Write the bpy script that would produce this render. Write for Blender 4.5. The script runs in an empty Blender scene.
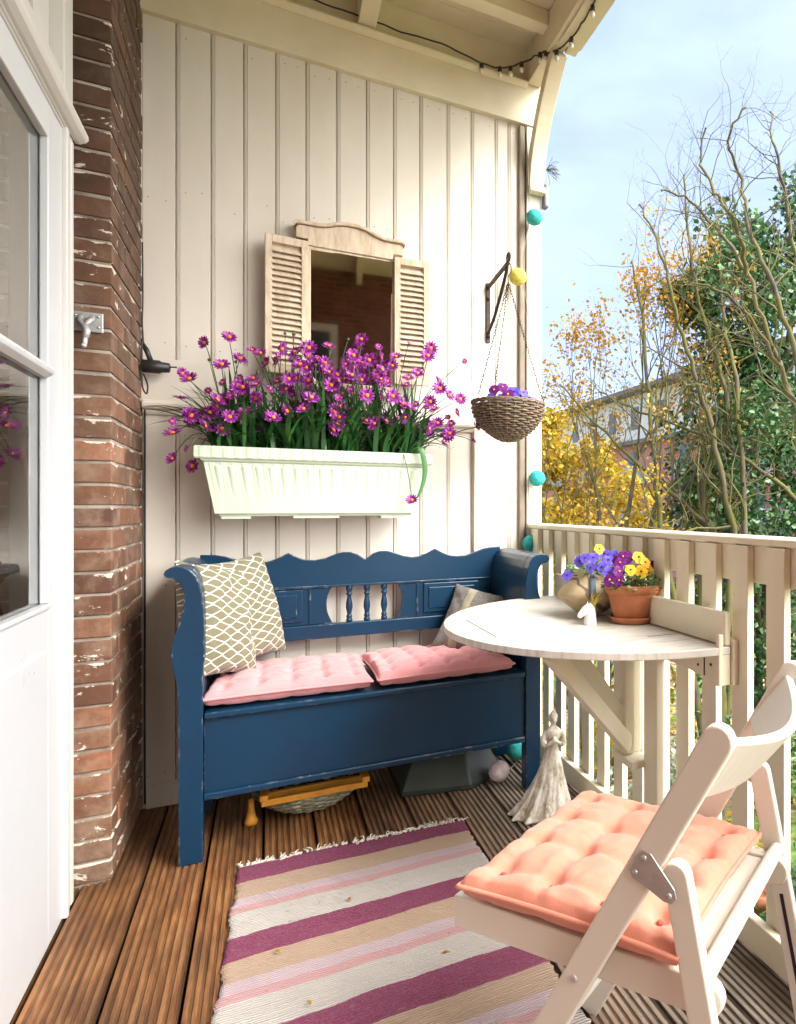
import bpy, math, random
from mathutils import Vector, Matrix, Euler
from mathutils import noise as MN
PI = math.pi
R = random.Random(11)
scene = bpy.context.scene
COL = scene.collection

# ------------------------------------------------------------------ materials
def nodes(name):
    m = bpy.data.materials.new(name); m.use_nodes = True
    nt = m.node_tree; b = nt.nodes['Principled BSDF']
    return m, nt, b
def N(nt, t, **kw):
    n = nt.nodes.new(t)
    for k, v in kw.items():
        if k.startswith('i_'):
            n.inputs[k[2:].replace('_', ' ')].default_value = v
        else: setattr(n, k, v)
    return n
def L(nt, a, b): nt.links.new(a, b)
def coords(nt, scale=(1, 1, 1), kind='Object', rot=(0, 0, 0)):
    tc = N(nt, 'ShaderNodeTexCoord'); mp = N(nt, 'ShaderNodeMapping')
    mp.inputs['Scale'].default_value = scale; mp.inputs['Rotation'].default_value = rot
    L(nt, tc.outputs[kind], mp.inputs['Vector']); return mp.outputs['Vector']
def noise(nt, vec, scale, detail=4, rough=.55, dist=0):
    n = N(nt, 'ShaderNodeTexNoise'); n.inputs['Scale'].default_value = scale
    n.inputs['Detail'].default_value = detail; n.inputs['Roughness'].default_value = rough
    n.inputs['Distortion'].default_value = dist
    if vec is not None: L(nt, vec, n.inputs['Vector'])
    return n.outputs['Fac']
def ramp(nt, fac, stops, interp='LINEAR'):
    r = N(nt, 'ShaderNodeValToRGB'); r.color_ramp.interpolation = interp
    e = r.color_ramp.elements
    while len(e) < len(stops): e.new(.5)
    for i, (p, c) in enumerate(stops):
        e[i].position = p
        if not hasattr(c, '__len__'): c = (c, c, c)
        e[i].color = (*c[:3], 1)
    L(nt, fac, r.inputs['Fac']); return r.outputs['Color']
def mix(nt, f, a, b, mode='MIX'):
    n = N(nt, 'ShaderNodeMix', data_type='RGBA', blend_type=mode)
    for s, v in ((0, f), (6, a), (7, b)):
        if hasattr(v, 'is_output'): L(nt, v, n.inputs[s])
        elif hasattr(v, '__len__'): n.inputs[s].default_value = (*v[:3], 1)
        else: n.inputs[s].default_value = v
    return n.outputs[2]
def math_(nt, op, a, b=0., c=None):
    n = N(nt, 'ShaderNodeMath', operation=op)
    for i, v in enumerate((a, b, c)):
        if v is None: continue
        if hasattr(v, 'is_output'): L(nt, v, n.inputs[i])
        else: n.inputs[i].default_value = v
    return n.outputs[0]
def bump(nt, b, h, strength=.3, dist=.002, prev=None):
    n = N(nt, 'ShaderNodeBump'); n.inputs['Strength'].default_value = strength
    n.inputs['Distance'].default_value = dist; L(nt, h, n.inputs['Height'])
    L(nt, n.outputs['Normal'], b.inputs['Normal']); return n
def setc(nt, b, c, k='Base Color'):
    if hasattr(c, 'is_output'): L(nt, c, b.inputs[k])
    else: b.inputs[k].default_value = (*c[:3], 1) if hasattr(c, '__len__') else c

def paint(name, col, rough=.45, dirt=.25, dirtcol=(.25, .2, .14), vs=3, stretch=(1, 1, 1), chips=None, chipamt=.5, chipr=.006,
          bs=90, bstr=.15, spots=True, coat=0, groove=False):
    m, nt, b = nodes(name)
    v = coords(nt, stretch)
    n1 = noise(nt, v, vs, 6, .62)
    f = ramp(nt, n1, [(.35, 0), (.75, 1)])
    c = mix(nt, math_(nt, 'MULTIPLY', f, dirt), col, dirtcol)
    v0 = coords(nt)
    if spots:
        n2 = noise(nt, v0, 38, 3, .5)
        s = ramp(nt, n2, [(.74, 0), (.79, 1)])
        c = mix(nt, math_(nt, 'MULTIPLY', s, .45), c, dirtcol)
    if chips:
        bv = N(nt, 'ShaderNodeBevel', samples=4); bv.inputs['Radius'].default_value = chipr
        ge = N(nt, 'ShaderNodeNewGeometry')
        dp = N(nt, 'ShaderNodeVectorMath', operation='DOT_PRODUCT')
        L(nt, bv.outputs[0], dp.inputs[0]); L(nt, ge.outputs['Normal'], dp.inputs[1])
        e = math_(nt, 'SUBTRACT', 1, dp.outputs['Value'])
        e = ramp(nt, e, [(.01, 0), (.12, 1)])
        n3 = noise(nt, v0, 24, 5, .7)
        k = math_(nt, 'MULTIPLY', e, ramp(nt, n3, [(.62 - .14 * chipamt, 0), (.66 - .14 * chipamt, 1)]))
        n4 = noise(nt, v0, 17, 6, .75)
        k = math_(nt, 'MAXIMUM', k, ramp(nt, n4, [(.70, 0), (.73, 1)]))
        k = math_(nt, 'MULTIPLY', k, ramp(nt, noise(nt, v0, 3.2, 3, .6), [(.40, .12), (.60, 1)]))
        c = mix(nt, k, c, chips)
    if groove:   # grime settled in the board joints
        sg = N(nt, 'ShaderNodeSeparateXYZ'); L(nt, v0, sg.inputs[0])
        gk = ramp(nt, math_(nt, 'MULTIPLY', sg.outputs['Y'], 100), [(.12, 0), (.4, 1)])
        ng = ramp(nt, noise(nt, coords(nt, (1, 1, .5)), 5, 6, .7), [(.35, .1), (.66, .75)])
        c = mix(nt, math_(nt, 'MULTIPLY', gk, ng), c, (.22, .15, .08))
    setc(nt, b, c)
    b.inputs['Roughness'].default_value = rough
    L(nt, ramp(nt, n1, [(.2, rough - .08), (.8, rough + .15)]), b.inputs['Roughness'])
    if coat: b.inputs['Coat Weight'].default_value = coat; b.inputs['Coat Roughness'].default_value = .2
    bump(nt, b, noise(nt, v, bs, 4), bstr, .002)
    return m

def simple(name, col, rough=.5, metal=0, var=.25, vs=12, bs=120, bstr=.2, sheen=0, col2=None, spec=.5, trans=0):
    m, nt, b = nodes(name); v = coords(nt)
    n = noise(nt, v, vs, 5)
    c2 = col2 or tuple(x * (1 - var) for x in col)
    setc(nt, b, mix(nt, ramp(nt, n, [(.35, 0), (.65, 1)]), col, c2))
    b.inputs['Roughness'].default_value = rough; b.inputs['Metallic'].default_value = metal
    b.inputs['Specular IOR Level'].default_value = spec
    if sheen: b.inputs['Sheen Weight'].default_value = sheen
    bump(nt, b, noise(nt, v, bs, 3), bstr, .001)
    return m

def fabric(name, col, col2=None, vs=5, weave=420, rough=.9):
    m, nt, b = nodes(name); v = coords(nt)
    c2 = col2 or tuple(x * .85 for x in col)
    cc = mix(nt, ramp(nt, noise(nt, v, vs, 4), [(.3, 0), (.7, 1)]), col, c2)
    cc = mix(nt, ramp(nt, noise(nt, v, 520, 3, .7), [(.4, 0), (.62, .30)]), cc, tuple(x * .55 for x in col))
    setc(nt, b, cc)
    b.inputs['Roughness'].default_value = rough; b.inputs['Sheen Weight'].default_value = .25
    b.inputs['Specular IOR Level'].default_value = .2
    w1 = N(nt, 'ShaderNodeTexWave', bands_direction='X'); w1.inputs['Scale'].default_value = weave
    w2 = N(nt, 'ShaderNodeTexWave', bands_direction='Y'); w2.inputs['Scale'].default_value = weave
    L(nt, v, w1.inputs['Vector']); L(nt, v, w2.inputs['Vector'])
    h = math_(nt, 'ADD', math_(nt, 'MULTIPLY', w1.outputs['Fac'], w2.outputs['Fac']), math_(nt, 'MULTIPLY', noise(nt, v, 18, 4), 4))
    bump(nt, b, h, .25, .0015)
    return m

def leafmat(name, cols, rough=.5, transl=.25, patch=0):
    m, nt, b = nodes(name)
    g = N(nt, 'ShaderNodeNewGeometry')
    k = len(cols) - 1
    c = ramp(nt, g.outputs['Random Per Island'], [(i / k if k else 0, x) for i, x in enumerate(cols)])
    if patch:
        v = coords(nt); c = mix(nt, ramp(nt, noise(nt, v, patch, 2), [(.4, 0), (.6, .6)]), c, cols[0])
    setc(nt, b, c); b.inputs['Roughness'].default_value = rough
    t = N(nt, 'ShaderNodeBsdfTranslucent'); L(nt, c, t.inputs['Color'])
    mx = N(nt, 'ShaderNodeMixShader'); mx.inputs[0].default_value = transl
    out = nt.nodes['Material Output']
    L(nt, b.outputs[0], mx.inputs[1]); L(nt, t.outputs[0], mx.inputs[2]); L(nt, mx.outputs[0], out.inputs[0])
    return m

# wall boards: cream paint with dirt in joints
M = {}
M['cream'] = paint('cream_paint', (.70, .655, .58), .42, .34, (.42, .33, .22), 2.2, (1, 1, .35), bs=60, bstr=.12, groove=True)
M['cream_roof'] = paint('cream_ceiling_paint', (.73, .66, .50), .5, .35, (.42, .30, .15), 3.5, (1, 1, 1))
M['rail'] = paint('cream_railing_paint', (.77, .715, .555), .4, .2, (.42, .34, .22), 4, (1, 1, .4), chips=(.36, .27, .17), chipamt=.15, chipr=.003)
M['white'] = paint('white_door_paint', (.54, .55, .56), .3, .2, (.5, .47, .42), 2, spots=False, bs=40, bstr=.08)
M['white_frame'] = paint('white_frame_paint', (.60, .59, .56), .35, .3, (.5, .42, .3), 3)
M['chair'] = paint('cream_chair_paint', (.73, .71, .62), .38, .08, (.5, .43, .32), 3, spots=False, bs=50, bstr=.06)
M['blue'] = paint('blue_bench_paint', (.0016, .029, .068), .32, .6, (.002, .011, .030), 3, chips=(.42, .46, .46), chipamt=.55, chipr=.006, bs=35, bstr=.25, spots=False, coat=.2)
M['blue'].node_tree.nodes['Principled BSDF'].inputs['Specular IOR Level'].default_value = .32
M['conduit'] = simple('brown_grey_pipe', (.26, .21, .15), .6)
M['pink'] = fabric('pink_cotton', (.66, .28, .29), (.58, .24, .25))
M['coral'] = fabric('coral_cotton', (.80, .315, .215), (.72, .27, .18))
M['coraldark'] = fabric('coral_button', (.50, .12, .08))
M['pinkdark'] = fabric('pink_button', (.45, .18, .18))
M['iron'] = simple('rusty_iron', (.07, .045, .03), .7, .3, .5, 40)
M['steel'] = simple('galvanised_steel', (.50, .50, .49), .42, .55, .2, 30)
M['black'] = simple('black_plastic', (.02, .018, .016), .45)
M['terracotta'] = simple('terracotta', (.50, .17, .07), .7, 0, .3, 14)
M['soil'] = simple('potting_soil', (.03, .02, .013), .95, 0, .5, 40, 60, 1)
M['planter'] = simple('pale_green_white_plastic', (.50, .58, .45), .4, 0, .06, 8, 300, .08)
M['balltq'] = simple('turquoise_thread', (.03, .42, .40), .85, 0, .35, 60, 220, .8)
M['bally'] = simple('yellow_thread', (.72, .60, .10), .85, 0, .3, 60, 220, .8)
M['ballw'] = simple('pale_pink_thread', (.72, .60, .62), .85, 0, .2, 60, 220, .8)
M['bulb'] = simple('frosted_bulb', (.75, .72, .62), .15, 0, .1)
M['boxgreen'] = simple('dark_green_plastic', (.035, .05, .04), .45, 0, .3, 6)
M['yellow'] = simple('yellow_painted_wood', (.66, .28, .02), .5, 0, .25, 20)
M['stem'] = simple('green_stem', (.05, .10, .03), .6, 0, .4, 60)
M['strap'] = leafmat('strap_leaf', [(.012, .05, .012), (.02, .10, .02), (.05, .17, .03)], .4, .15)
M['pansyleaf'] = leafmat('pansy_leaf', [(.03, .11, .03), (.10, .22, .06), (.35, .42, .22)], .5, .2)
M['petmag'] = leafmat('magenta_petal', [(.10, .004, .13), (.24, .010, .24), (.38, .03, .35), (.52, .13, .44)], .6, .2)
M['orange'] = simple('orange_flower_centre', (.85, .22, .04), .8)
M['petblue'] = leafmat('violet_petal', [(.06, .03, .40), (.12, .07, .60), (.2, .15, .7)], .6, .2)
M['petpurp'] = leafmat('purple_petal', [(.10, .005, .13), (.2, .01, .22)], .6, .2)
M['petyel'] = leafmat('yellow_petal', [(.85, .42, .01), (.9, .60, .04)], .6, .2)
M['dark'] = simple('dark_flower_eye', (.02, .005, .02), .8)
M['cerw'] = simple('white_ceramic', (.80, .79, .75), .3, 0, .05)
M['gold'] = leafmat('golden_sprig', [(.30, .22, .03), (.5, .36, .06), (.2, .22, .05)], .4, .1)
M['ribbon'] = fabric('grey_blue_ribbon', (.12, .18, .26))
M['whitebark'] = None

def m_shutter():
    m, nt, b = nodes('weathered_shutter_wood'); v = coords(nt, (6, 6, 1.2))
    n = noise(nt, v, 9, 6, .65)
    c = ramp(nt, n, [(.3, (.40, .30, .20)), (.5, (.55, .44, .32)), (.75, (.64, .55, .44))])
    setc(nt, b, c); b.inputs['Roughness'].default_value = .7
    bump(nt, b, n, .4, .002); return m
M['shutter'] = m_shutter()

def m_deck():
    m, nt, b = nodes('ribbed_deck_wood')
    tc = N(nt, 'ShaderNodeTexCoord'); sp = N(nt, 'ShaderNodeSeparateXYZ'); L(nt, tc.outputs['Object'], sp.inputs[0])
    v = coords(nt, (14, 1.4, 6)); n = noise(nt, v, 4, 8, .65)
    v2 = coords(nt, (1, .35, 1)); n2 = noise(nt, v2, 4, 5, .6)
    warm = ramp(nt, n, [(.28, (.085, .032, .012)), (.5, (.29, .125, .045)), (.72, (.46, .24, .10))])
    grey = ramp(nt, n, [(.28, (.20, .17, .13)), (.55, (.44, .38, .31)), (.8, (.58, .52, .44))])
    f = math_(nt, 'ADD', sp.outputs['X'], math_(nt, 'MULTIPLY', math_(nt, 'SUBTRACT', n2, .5), .55))
    f = ramp(nt, math_(nt, 'MULTIPLY', math_(nt, 'SUBTRACT', f, .30), 1.8), [(0, 0), (1, 1)])
    c = mix(nt, f, warm, grey)
    st = ramp(nt, n2, [(.42, 0), (.62, 1)])
    c = mix(nt, math_(nt, 'MULTIPLY', st, .68), c, (.045, .02, .009))
    g = N(nt, 'ShaderNodeNewGeometry'); rr = g.outputs['Random Per Island']
    c = mix(nt, math_(nt, 'MULTIPLY', rr, .25), c, (.10, .05, .025))
    # grime in the bottoms of the grooves
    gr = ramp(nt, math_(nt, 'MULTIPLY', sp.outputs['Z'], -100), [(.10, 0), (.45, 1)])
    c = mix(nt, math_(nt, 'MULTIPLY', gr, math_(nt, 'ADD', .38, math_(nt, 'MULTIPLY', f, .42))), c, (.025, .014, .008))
    setc(nt, b, c)
    L(nt, ramp(nt, n2, [(.35, .32), (.65, .6)]), b.inputs['Roughness'])
    bump(nt, b, n, .5, .0015); return m
M['deck'] = m_deck()

def m_brick(name='old_brick', island=True):
    m, nt, b = nodes(name); v = coords(nt)
    g = N(nt, 'ShaderNodeNewGeometry')
    base = ramp(nt, g.outputs['Random Per Island'], [(0, (.10, .04, .025)), (.3, (.20, .085, .045)), (.55, (.29, .125, .065)), (.75, (.14, .08, .05)), (1, (.36, .15, .08))])
    n = noise(nt, v, 30, 6, .7)
    c = mix(nt, ramp(nt, n, [(.35, 0), (.7, .7)]), base, (.10, .055, .035))
    c = mix(nt, ramp(nt, noise(nt, v, 9, 5, .65), [(.48, 0), (.68, .6)]), c, (.34, .24, .17))
    sp = N(nt, 'ShaderNodeSeparateXYZ'); L(nt, v, sp.inputs[0])
    n5 = noise(nt, v, 3, 3)
    dark_top = ramp(nt, math_(nt, 'ADD', math_(nt, 'MULTIPLY', sp.outputs['Z'], .35), math_(nt, 'MULTIPLY', n5, .3)), [(.64, 0), (.92, .74)])  # bricks turn darker brown towards the top, transition broken by noise
    c = mix(nt, dark_top, c, (.040, .024, .013))
    # splashes of old white paint and lime
    v2 = coords(nt, (1, 1, 1.6)); n3 = noise(nt, v2, 13, 7, .68, .4)
    fz = math_(nt, 'ABSOLUTE', math_(nt, 'SUBTRACT', math_(nt, 'FRACT', math_(nt, 'DIVIDE', sp.outputs['Z'], .0662)), .43))
    msk = ramp(nt, noise(nt, v, 2.6, 3), [(.42, 0), (.62, 1)])
    jn = math_(nt, 'MULTIPLY', ramp(nt, fz, [(.36, 0), (.47, 1)]), .125)
    n3 = math_(nt, 'ADD', n3, math_(nt, 'ADD', math_(nt, 'MULTIPLY', jn, math_(nt, 'ADD', .35, msk)), math_(nt, 'MULTIPLY', msk, .03)))
    k = ramp(nt, n3, [(.645, 0), (.67, 1)])
    n6 = noise(nt, v, 70, 4, .6)
    k2 = ramp(nt, n6, [(.75, 0), (.77, 1)])
    c = mix(nt, math_(nt, 'MAXIMUM', k, k2), c, (.66, .58, .48))
    setc(nt, b, c); b.inputs['Roughness'].default_value = .75
    b.inputs['Specular IOR Level'].default_value = .35
    bump(nt, b, math_(nt, 'ADD', n, math_(nt, 'MULTIPLY', k, .5)), .6, .003); return m
M['brick'] = m_brick()
M['mortar'] = paint('old_mortar', (.16, .11, .08), .9, .9, (.60, .54, .46), 6, bs=120, bstr=.6, spots=False)

def m_brickwall(name, scale=1, c1=(.16, .06, .035), c2=(.24, .09, .05), mo=(.2, .16, .13), rot=(0, 0, 0)):
    m, nt, b = nodes(name); v = coords(nt, (1, 1, 1), 'Object', rot)
    t = N(nt, 'ShaderNodeTexBrick'); L(nt, v, t.inputs['Vector'])
    t.inputs['Scale'].default_value = 1
    t.inputs['Brick Width'].default_value = .22 * scale; t.inputs['Row Height'].default_value = .066 * scale
    t.inputs['Mortar Size'].default_value = .005 * scale
    t.inputs['Color1'].default_value = (*c1, 1); t.inputs['Color2'].default_value = (*c2, 1); t.inputs['Mortar'].default_value = (*mo, 1)
    n = noise(nt, v, 6, 5)
    setc(nt, b, mix(nt, ramp(nt, n, [(.4, 0), (.8, .5)]), t.outputs['Color'], tuple(x * .5 for x in c1)))
    b.inputs['Roughness'].default_value = .85; bump(nt, b, t.outputs['Fac'], -.4, .004); return m

def m_tabletop():
    m, nt, b = nodes('weathered_white_table_paint'); v = coords(nt)
    sp = N(nt, 'ShaderNodeSeparateXYZ'); L(nt, v, sp.inputs[0])
    v2 = coords(nt, (1.2, 9, 1)); n = noise(nt, v2, 7, 7, .65)
    c = ramp(nt, n, [(.25, (.32, .28, .23)), (.48, (.56, .53, .47)), (.8, (.64, .63, .59))])
    fr = math_(nt, 'FRACT', math_(nt, 'DIVIDE', math_(nt, 'ADD', sp.outputs['Y'], 10), .062))
    ln = math_(nt, 'LESS_THAN', fr, .045)
    rad = math_(nt, 'SQRT', math_(nt, 'ADD', math_(nt, 'POWER', sp.outputs['X'], 2), math_(nt, 'POWER', sp.outputs['Y'], 2)))
    ins = math_(nt, 'LESS_THAN', rad, .515)
    f = math_(nt, 'MULTIPLY', math_(nt, 'MULTIPLY', ln, ins), math_(nt, 'ADD', .35, math_(nt, 'MULTIPLY', n, .6)))
    c = mix(nt, f, c, (.25, .22, .17))
    setc(nt, b, c); b.inputs['Roughness'].default_value = .45
    bump(nt, b, math_(nt, 'SUBTRACT', n, math_(nt, 'MULTIPLY', math_(nt, 'MULTIPLY', ln, ins), 2)), .3, .001); return m
M['tabletop'] = m_tabletop()

def m_rug():
    m, nt, b = nodes('woven_rag_rug'); v = coords(nt)
    sp = N(nt, 'ShaderNodeSeparateXYZ'); L(nt, v, sp.inputs[0])
    wob = math_(nt, 'MULTIPLY', math_(nt, 'SUBTRACT', noise(nt, coords(nt, (1, .3, 1)), 5, 4), .5), .028)
    wob2 = math_(nt, 'MULTIPLY', math_(nt, 'SUBTRACT', noise(nt, coords(nt, (1, 1, 1)), 160, 2), .5), .006)
    yy = math_(nt, 'ADD', math_(nt, 'ADD', sp.outputs['Y'], wob), wob2)       # 0 at far edge, negative toward camera
    t = math_(nt, 'FRACT', math_(nt, 'DIVIDE', math_(nt, 'MULTIPLY', yy, -1), .378))
    mg = (.27, .016, .105); mg2 = (.24, .02, .09); be = (.64, .46, .31); la = (.72, .57, .61); pk = (.76, .43, .43); wh = (.74, .71, .65)
    c = ramp(nt, t, [(0, mg), (.25, be), (.48, la), (.60, pk), (.69, wh), (.985, mg)], 'CONSTANT')
    th = noise(nt, coords(nt, (.8, 26, 1)), 14, 4, .7)
    c = mix(nt, ramp(nt, th, [(.3, 0), (.75, .35)]), c, mix(nt, .35, c, (.75, .6, .6)))
    vo = N(nt, 'ShaderNodeTexVoronoi'); vo.inputs['Scale'].default_value = 1
    L(nt, coords(nt, (210, 330, 1)), vo.inputs['Vector'])
    k = ramp(nt, vo.outputs['Distance'], [(.25, 0), (.8, 1)])
    c = mix(nt, math_(nt, 'MULTIPLY', k, .13), c, tuple([.80, .68, .66]))
    k3 = ramp(nt, th, [(.35, 0), (.5, 1)])
    c = mix(nt, math_(nt, 'MULTIPLY', k3, .12), c, (.15, .05, .06))
    wl = N(nt, 'ShaderNodeTexWave', bands_direction='Y'); wl.inputs['Scale'].default_value = 42; wl.inputs['Distortion'].default_value = 2.5; wl.inputs['Detail'].default_value = 3; wl.inputs['Detail Scale'].default_value = 1.5
    L(nt, coords(nt, (.25, 1, 1)), wl.inputs['Vector'])
    c = mix(nt, math_(nt, 'MULTIPLY', math_(nt, 'SUBTRACT', 1, wl.outputs['Fac']), .30), c, mix(nt, .75, c, (.05, .03, .03)))
    sp2 = ramp(nt, noise(nt, coords(nt, (1, 2, 1)), 26, 5, .6), [(.66, 0), (.70, 1)])
    c = mix(nt, math_(nt, 'MULTIPLY', sp2, .55), c, (.28, .20, .12))
    setc(nt, b, c); b.inputs['Roughness'].default_value = .95; b.inputs['Specular IOR Level'].default_value = .15
    bump(nt, b, math_(nt, 'ADD', math_(nt, 'ADD', vo.outputs['Distance'], math_(nt, 'MULTIPLY', th, 1.5)), math_(nt, 'MULTIPLY', wl.outputs['Fac'], 2)), .8, .004); return m
M['rug'] = m_rug()
M['fringe'] = fabric('fringe_cotton', (.72, .67, .58))

def m_leafprint():
    m, nt, b = nodes('leaf_print_cotton'); tc = N(nt, 'ShaderNodeTexCoord')
    sp = N(nt, 'ShaderNodeSeparateXYZ'); L(nt, tc.outputs['Object'], sp.inputs[0])
    wv = math_(nt, 'MULTIPLY', math_(nt, 'SUBTRACT', noise(nt, coords(nt), 9, 2), .5), .35)
    u = math_(nt, 'ADD', math_(nt, 'DIVIDE', sp.outputs['X'], .070), wv)
    w = math_(nt, 'ADD', math_(nt, 'DIVIDE', sp.outputs['Z'], .0185), wv)
    w2 = math_(nt, 'MULTIPLY', w, .5); ds = []; fus = []
    for o_ in (0, .5):
        fu_ = math_(nt, 'SUBTRACT', math_(nt, 'FRACT', math_(nt, 'ADD', u, o_)), .5); fw_ = math_(nt, 'SUBTRACT', math_(nt, 'FRACT', math_(nt, 'ADD', w2, o_)), .5)
        h_ = math_(nt, 'MULTIPLY', math_(nt, 'SUBTRACT', .86, math_(nt, 'MULTIPLY', math_(nt, 'POWER', math_(nt, 'MULTIPLY', math_(nt, 'ABSOLUTE', fu_), 2), 1.12), .86)), .5)
        ds.append(math_(nt, 'SUBTRACT', h_, math_(nt, 'ABSOLUTE', fw_)))
        fus.append(math_(nt, 'ADD', fu_, math_(nt, 'ABSOLUTE', fw_)))
    d = math_(nt, 'MAXIMUM', ds[0], ds[1]); fu = fus[0]; fw = 0.
    k = ramp(nt, d, [(.015, 0), (.045, 1)])
    vein = math_(nt, 'LESS_THAN', math_(nt, 'ABSOLUTE', math_(nt, 'SUBTRACT', math_(nt, 'FRACT', math_(nt, 'MULTIPLY', math_(nt, 'ADD', fu, 0), 9)), .5)), .16)
    ol = mix(nt, math_(nt, 'MULTIPLY', vein, .45), (.13, .115, .065), (.235, .21, .135))
    c = mix(nt, k, (.64, .60, .50), ol)
    setc(nt, b, c); b.inputs['Roughness'].default_value = .9; b.inputs['Sheen Weight'].default_value = .2
    bump(nt, b, noise(nt, coords(nt), 300, 3), .2, .001); return m
M['leafprint'] = m_leafprint()

def m_tweed():
    m, nt, b = nodes('grey_tweed'); v = coords(nt)
    n = noise(nt, v, 260, 3, .7)
    sp = N(nt, 'ShaderNodeSeparateXYZ'); L(nt, v, sp.inputs[0])
    st = math_(nt, 'LESS_THAN', math_(nt, 'ABSOLUTE', math_(nt, 'ADD', sp.outputs['X'], .06)), .018)
    c = ramp(nt, n, [(.35, (.05, .045, .04)), (.6, (.22, .205, .19))])
    c = mix(nt, math_(nt, 'MULTIPLY', st, .8), c, (.34, .30, .20))
    setc(nt, b, c); b.inputs['Roughness'].default_value = .95; bump(nt, b, n, .5, .001); return m
M['tweed'] = m_tweed()

def m_wicker(name, c1, c2, sx=1.):
    m, nt, b = nodes(name); g = N(nt, 'ShaderNodeNewGeometry'); v = coords(nt)
    c = mix(nt, ramp(nt, noise(nt, v, 60, 4), [(.3, 0), (.7, 1)]), c1, c2)
    c = mix(nt, math_(nt, 'MULTIPLY', g.outputs['Random Per Island'], .45), c, tuple(x * .4 for x in c2))
    setc(nt, b, c); b.inputs['Roughness'].default_value = .7; bump(nt, b, noise(nt, v, 150, 3), .4, .001); return m
M['wicker'] = m_wicker('old_wicker', (.26, .19, .12), (.13, .09, .055))
M['wicker_pale'] = m_wicker('pale_rag_weave', (.48, .44, .30), (.20, .20, .12))

def m_statue():
    m, nt, b = nodes('weathered_whitewashed_stone'); v = coords(nt, (1, 1, .35))
    n = noise(nt, v, 32, 7, .72)
    c = ramp(nt, n, [(.34, (.18, .13, .08)), (.45, (.50, .44, .34)), (.56, (.72, .68, .60)), (.8, (.80, .77, .71))])
    setc(nt, b, c); b.inputs['Roughness'].default_value = .85; bump(nt, b, n, .7, .003); return m
M['statue'] = m_statue()

def m_vase():
    m, nt, b = nodes('parchment_vase'); v = coords(nt)
    n = noise(nt, v, 16, 5)
    c = mix(nt, ramp(nt, n, [(.4, 0), (.7, 1)]), (.52, .40, .24), (.36, .26, .14))
    w = N(nt, 'ShaderNodeTexWave', bands_direction='DIAGONAL'); w.inputs['Scale'].default_value = 5.5; w.inputs['Distortion'].default_value = 3; w.inputs['Detail Scale'].default_value = 2
    L(nt, coords(nt, (1, 1, .6), rot=(0, .5, .9)), w.inputs['Vector'])
    c = mix(nt, ramp(nt, w.outputs['Fac'], [(.955, 0), (.975, .85)]), c, (.10, .07, .07))
    setc(nt, b, c); b.inputs['Roughness'].default_value = .55; bump(nt, b, n, .4, .003); return m
M['vase'] = m_vase()

def m_glass(name='window_glass', tint=(.93, .95, .93)):
    m, nt, b = nodes(name); b.inputs['Base Color'].default_value = (*tint, 1)
    b.inputs['Transmission Weight'].default_value = 1; b.inputs['Roughness'].default_value = 0.0; b.inputs['IOR'].default_value = 1.85
    v = coords(nt); bump(nt, b, noise(nt, v, 5, 2), .05, .01)
    return m
M['glass'] = m_glass()
def m_mirror():
    m, nt, b = nodes('old_mirror'); v = coords(nt)
    setc(nt, b, (.62, .60, .55)); b.inputs['Metallic'].default_value = 1
    L(nt, ramp(nt, noise(nt, v, 9, 4, .6, 1.), [(.3, .015), (.7, .05)]), b.inputs['Roughness']); return m
M['mirror'] = m_mirror()
def m_bark(name, a, bcol, moss=None):
    m, nt, b = nodes(name); v = coords(nt, (1, 1, .4)); n = noise(nt, v, 9, 6, .7)
    c = ramp(nt, n, [(.3, a), (.7, bcol)])
    if moss: c = mix(nt, ramp(nt, noise(nt, coords(nt), 2.2, 3), [(.38, 0), (.52, .85)]), c, moss)
    setc(nt, b, c); b.inputs['Roughness'].default_value = .9; bump(nt, b, n, .6, .01); return m
M['bark'] = m_bark('mossy_bark', (.04, .03, .02), (.12, .095, .06), (.10, .095, .018))
M['barkgrey'] = m_bark('grey_bark', (.05, .04, .03), (.15, .12, .09), (.13, .115, .03))
M['evergreen'] = leafmat('evergreen_leaf', [(.012, .045, .014), (.032, .10, .028), (.07, .17, .045), (.18, .29, .13)], .35, .2)
M['yellowleaf'] = leafmat('yellow_leaf', [(.36, .20, .012), (.50, .33, .02), (.58, .42, .04), (.20, .24, .03)], .55, .4)
M['ochreleaf'] = leafmat('ochre_leaf', [(.36, .15, .015), (.50, .28, .03), (.58, .38, .05)], .55, .35)
M['greenleaf'] = leafmat('mid_green_leaf', [(.04, .10, .02), (.09, .18, .03), (.22, .28, .05)], .5, .3)
M['greyleaf'] = leafmat('grey_green_leaf', [(.16, .20, .12), (.3, .34, .24)], .6, .3)
M['grass'] = leafmat('garden_grass_blade', [(.05, .12, .02), (.11, .22, .04), (.2, .3, .07)], .5, .3)
def m_ground():
    m, nt, b = nodes('leaf_strewn_ground'); v = coords(nt)
    vo = N(nt, 'ShaderNodeTexVoronoi'); vo.inputs['Scale'].default_value = 9; L(nt, v, vo.inputs['Vector'])
    c = ramp(nt, vo.outputs['Color'], [(.1, (.05, .035, .02)), (.4, (.16, .10, .05)), (.6, (.34, .24, .13)), (.85, (.45, .36, .22))])
    g = ramp(nt, noise(nt, v, 12, 5), [(.3, (.04, .09, .015)), (.7, (.12, .2, .04))])
    c = mix(nt, ramp(nt, noise(nt, v, .45, 4), [(.45, 0), (.55, 1)]), c, g)
    setc(nt, b, c); b.inputs['Roughness'].default_value = .95; bump(nt, b, vo.outputs['Distance'], .8, .03); return m
M['ground'] = m_ground()
M['farbrick'] = simple('pink_brick_facade', (.62, .27, .20), .85, 0, .2, 3)
M['farwhite'] = simple('pale_render', (.86, .84, .78), .8, 0, .12, 1)
M['fardark'] = simple('grey_eave', (.20, .18, .16), .8, 0, .2, 2)
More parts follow.
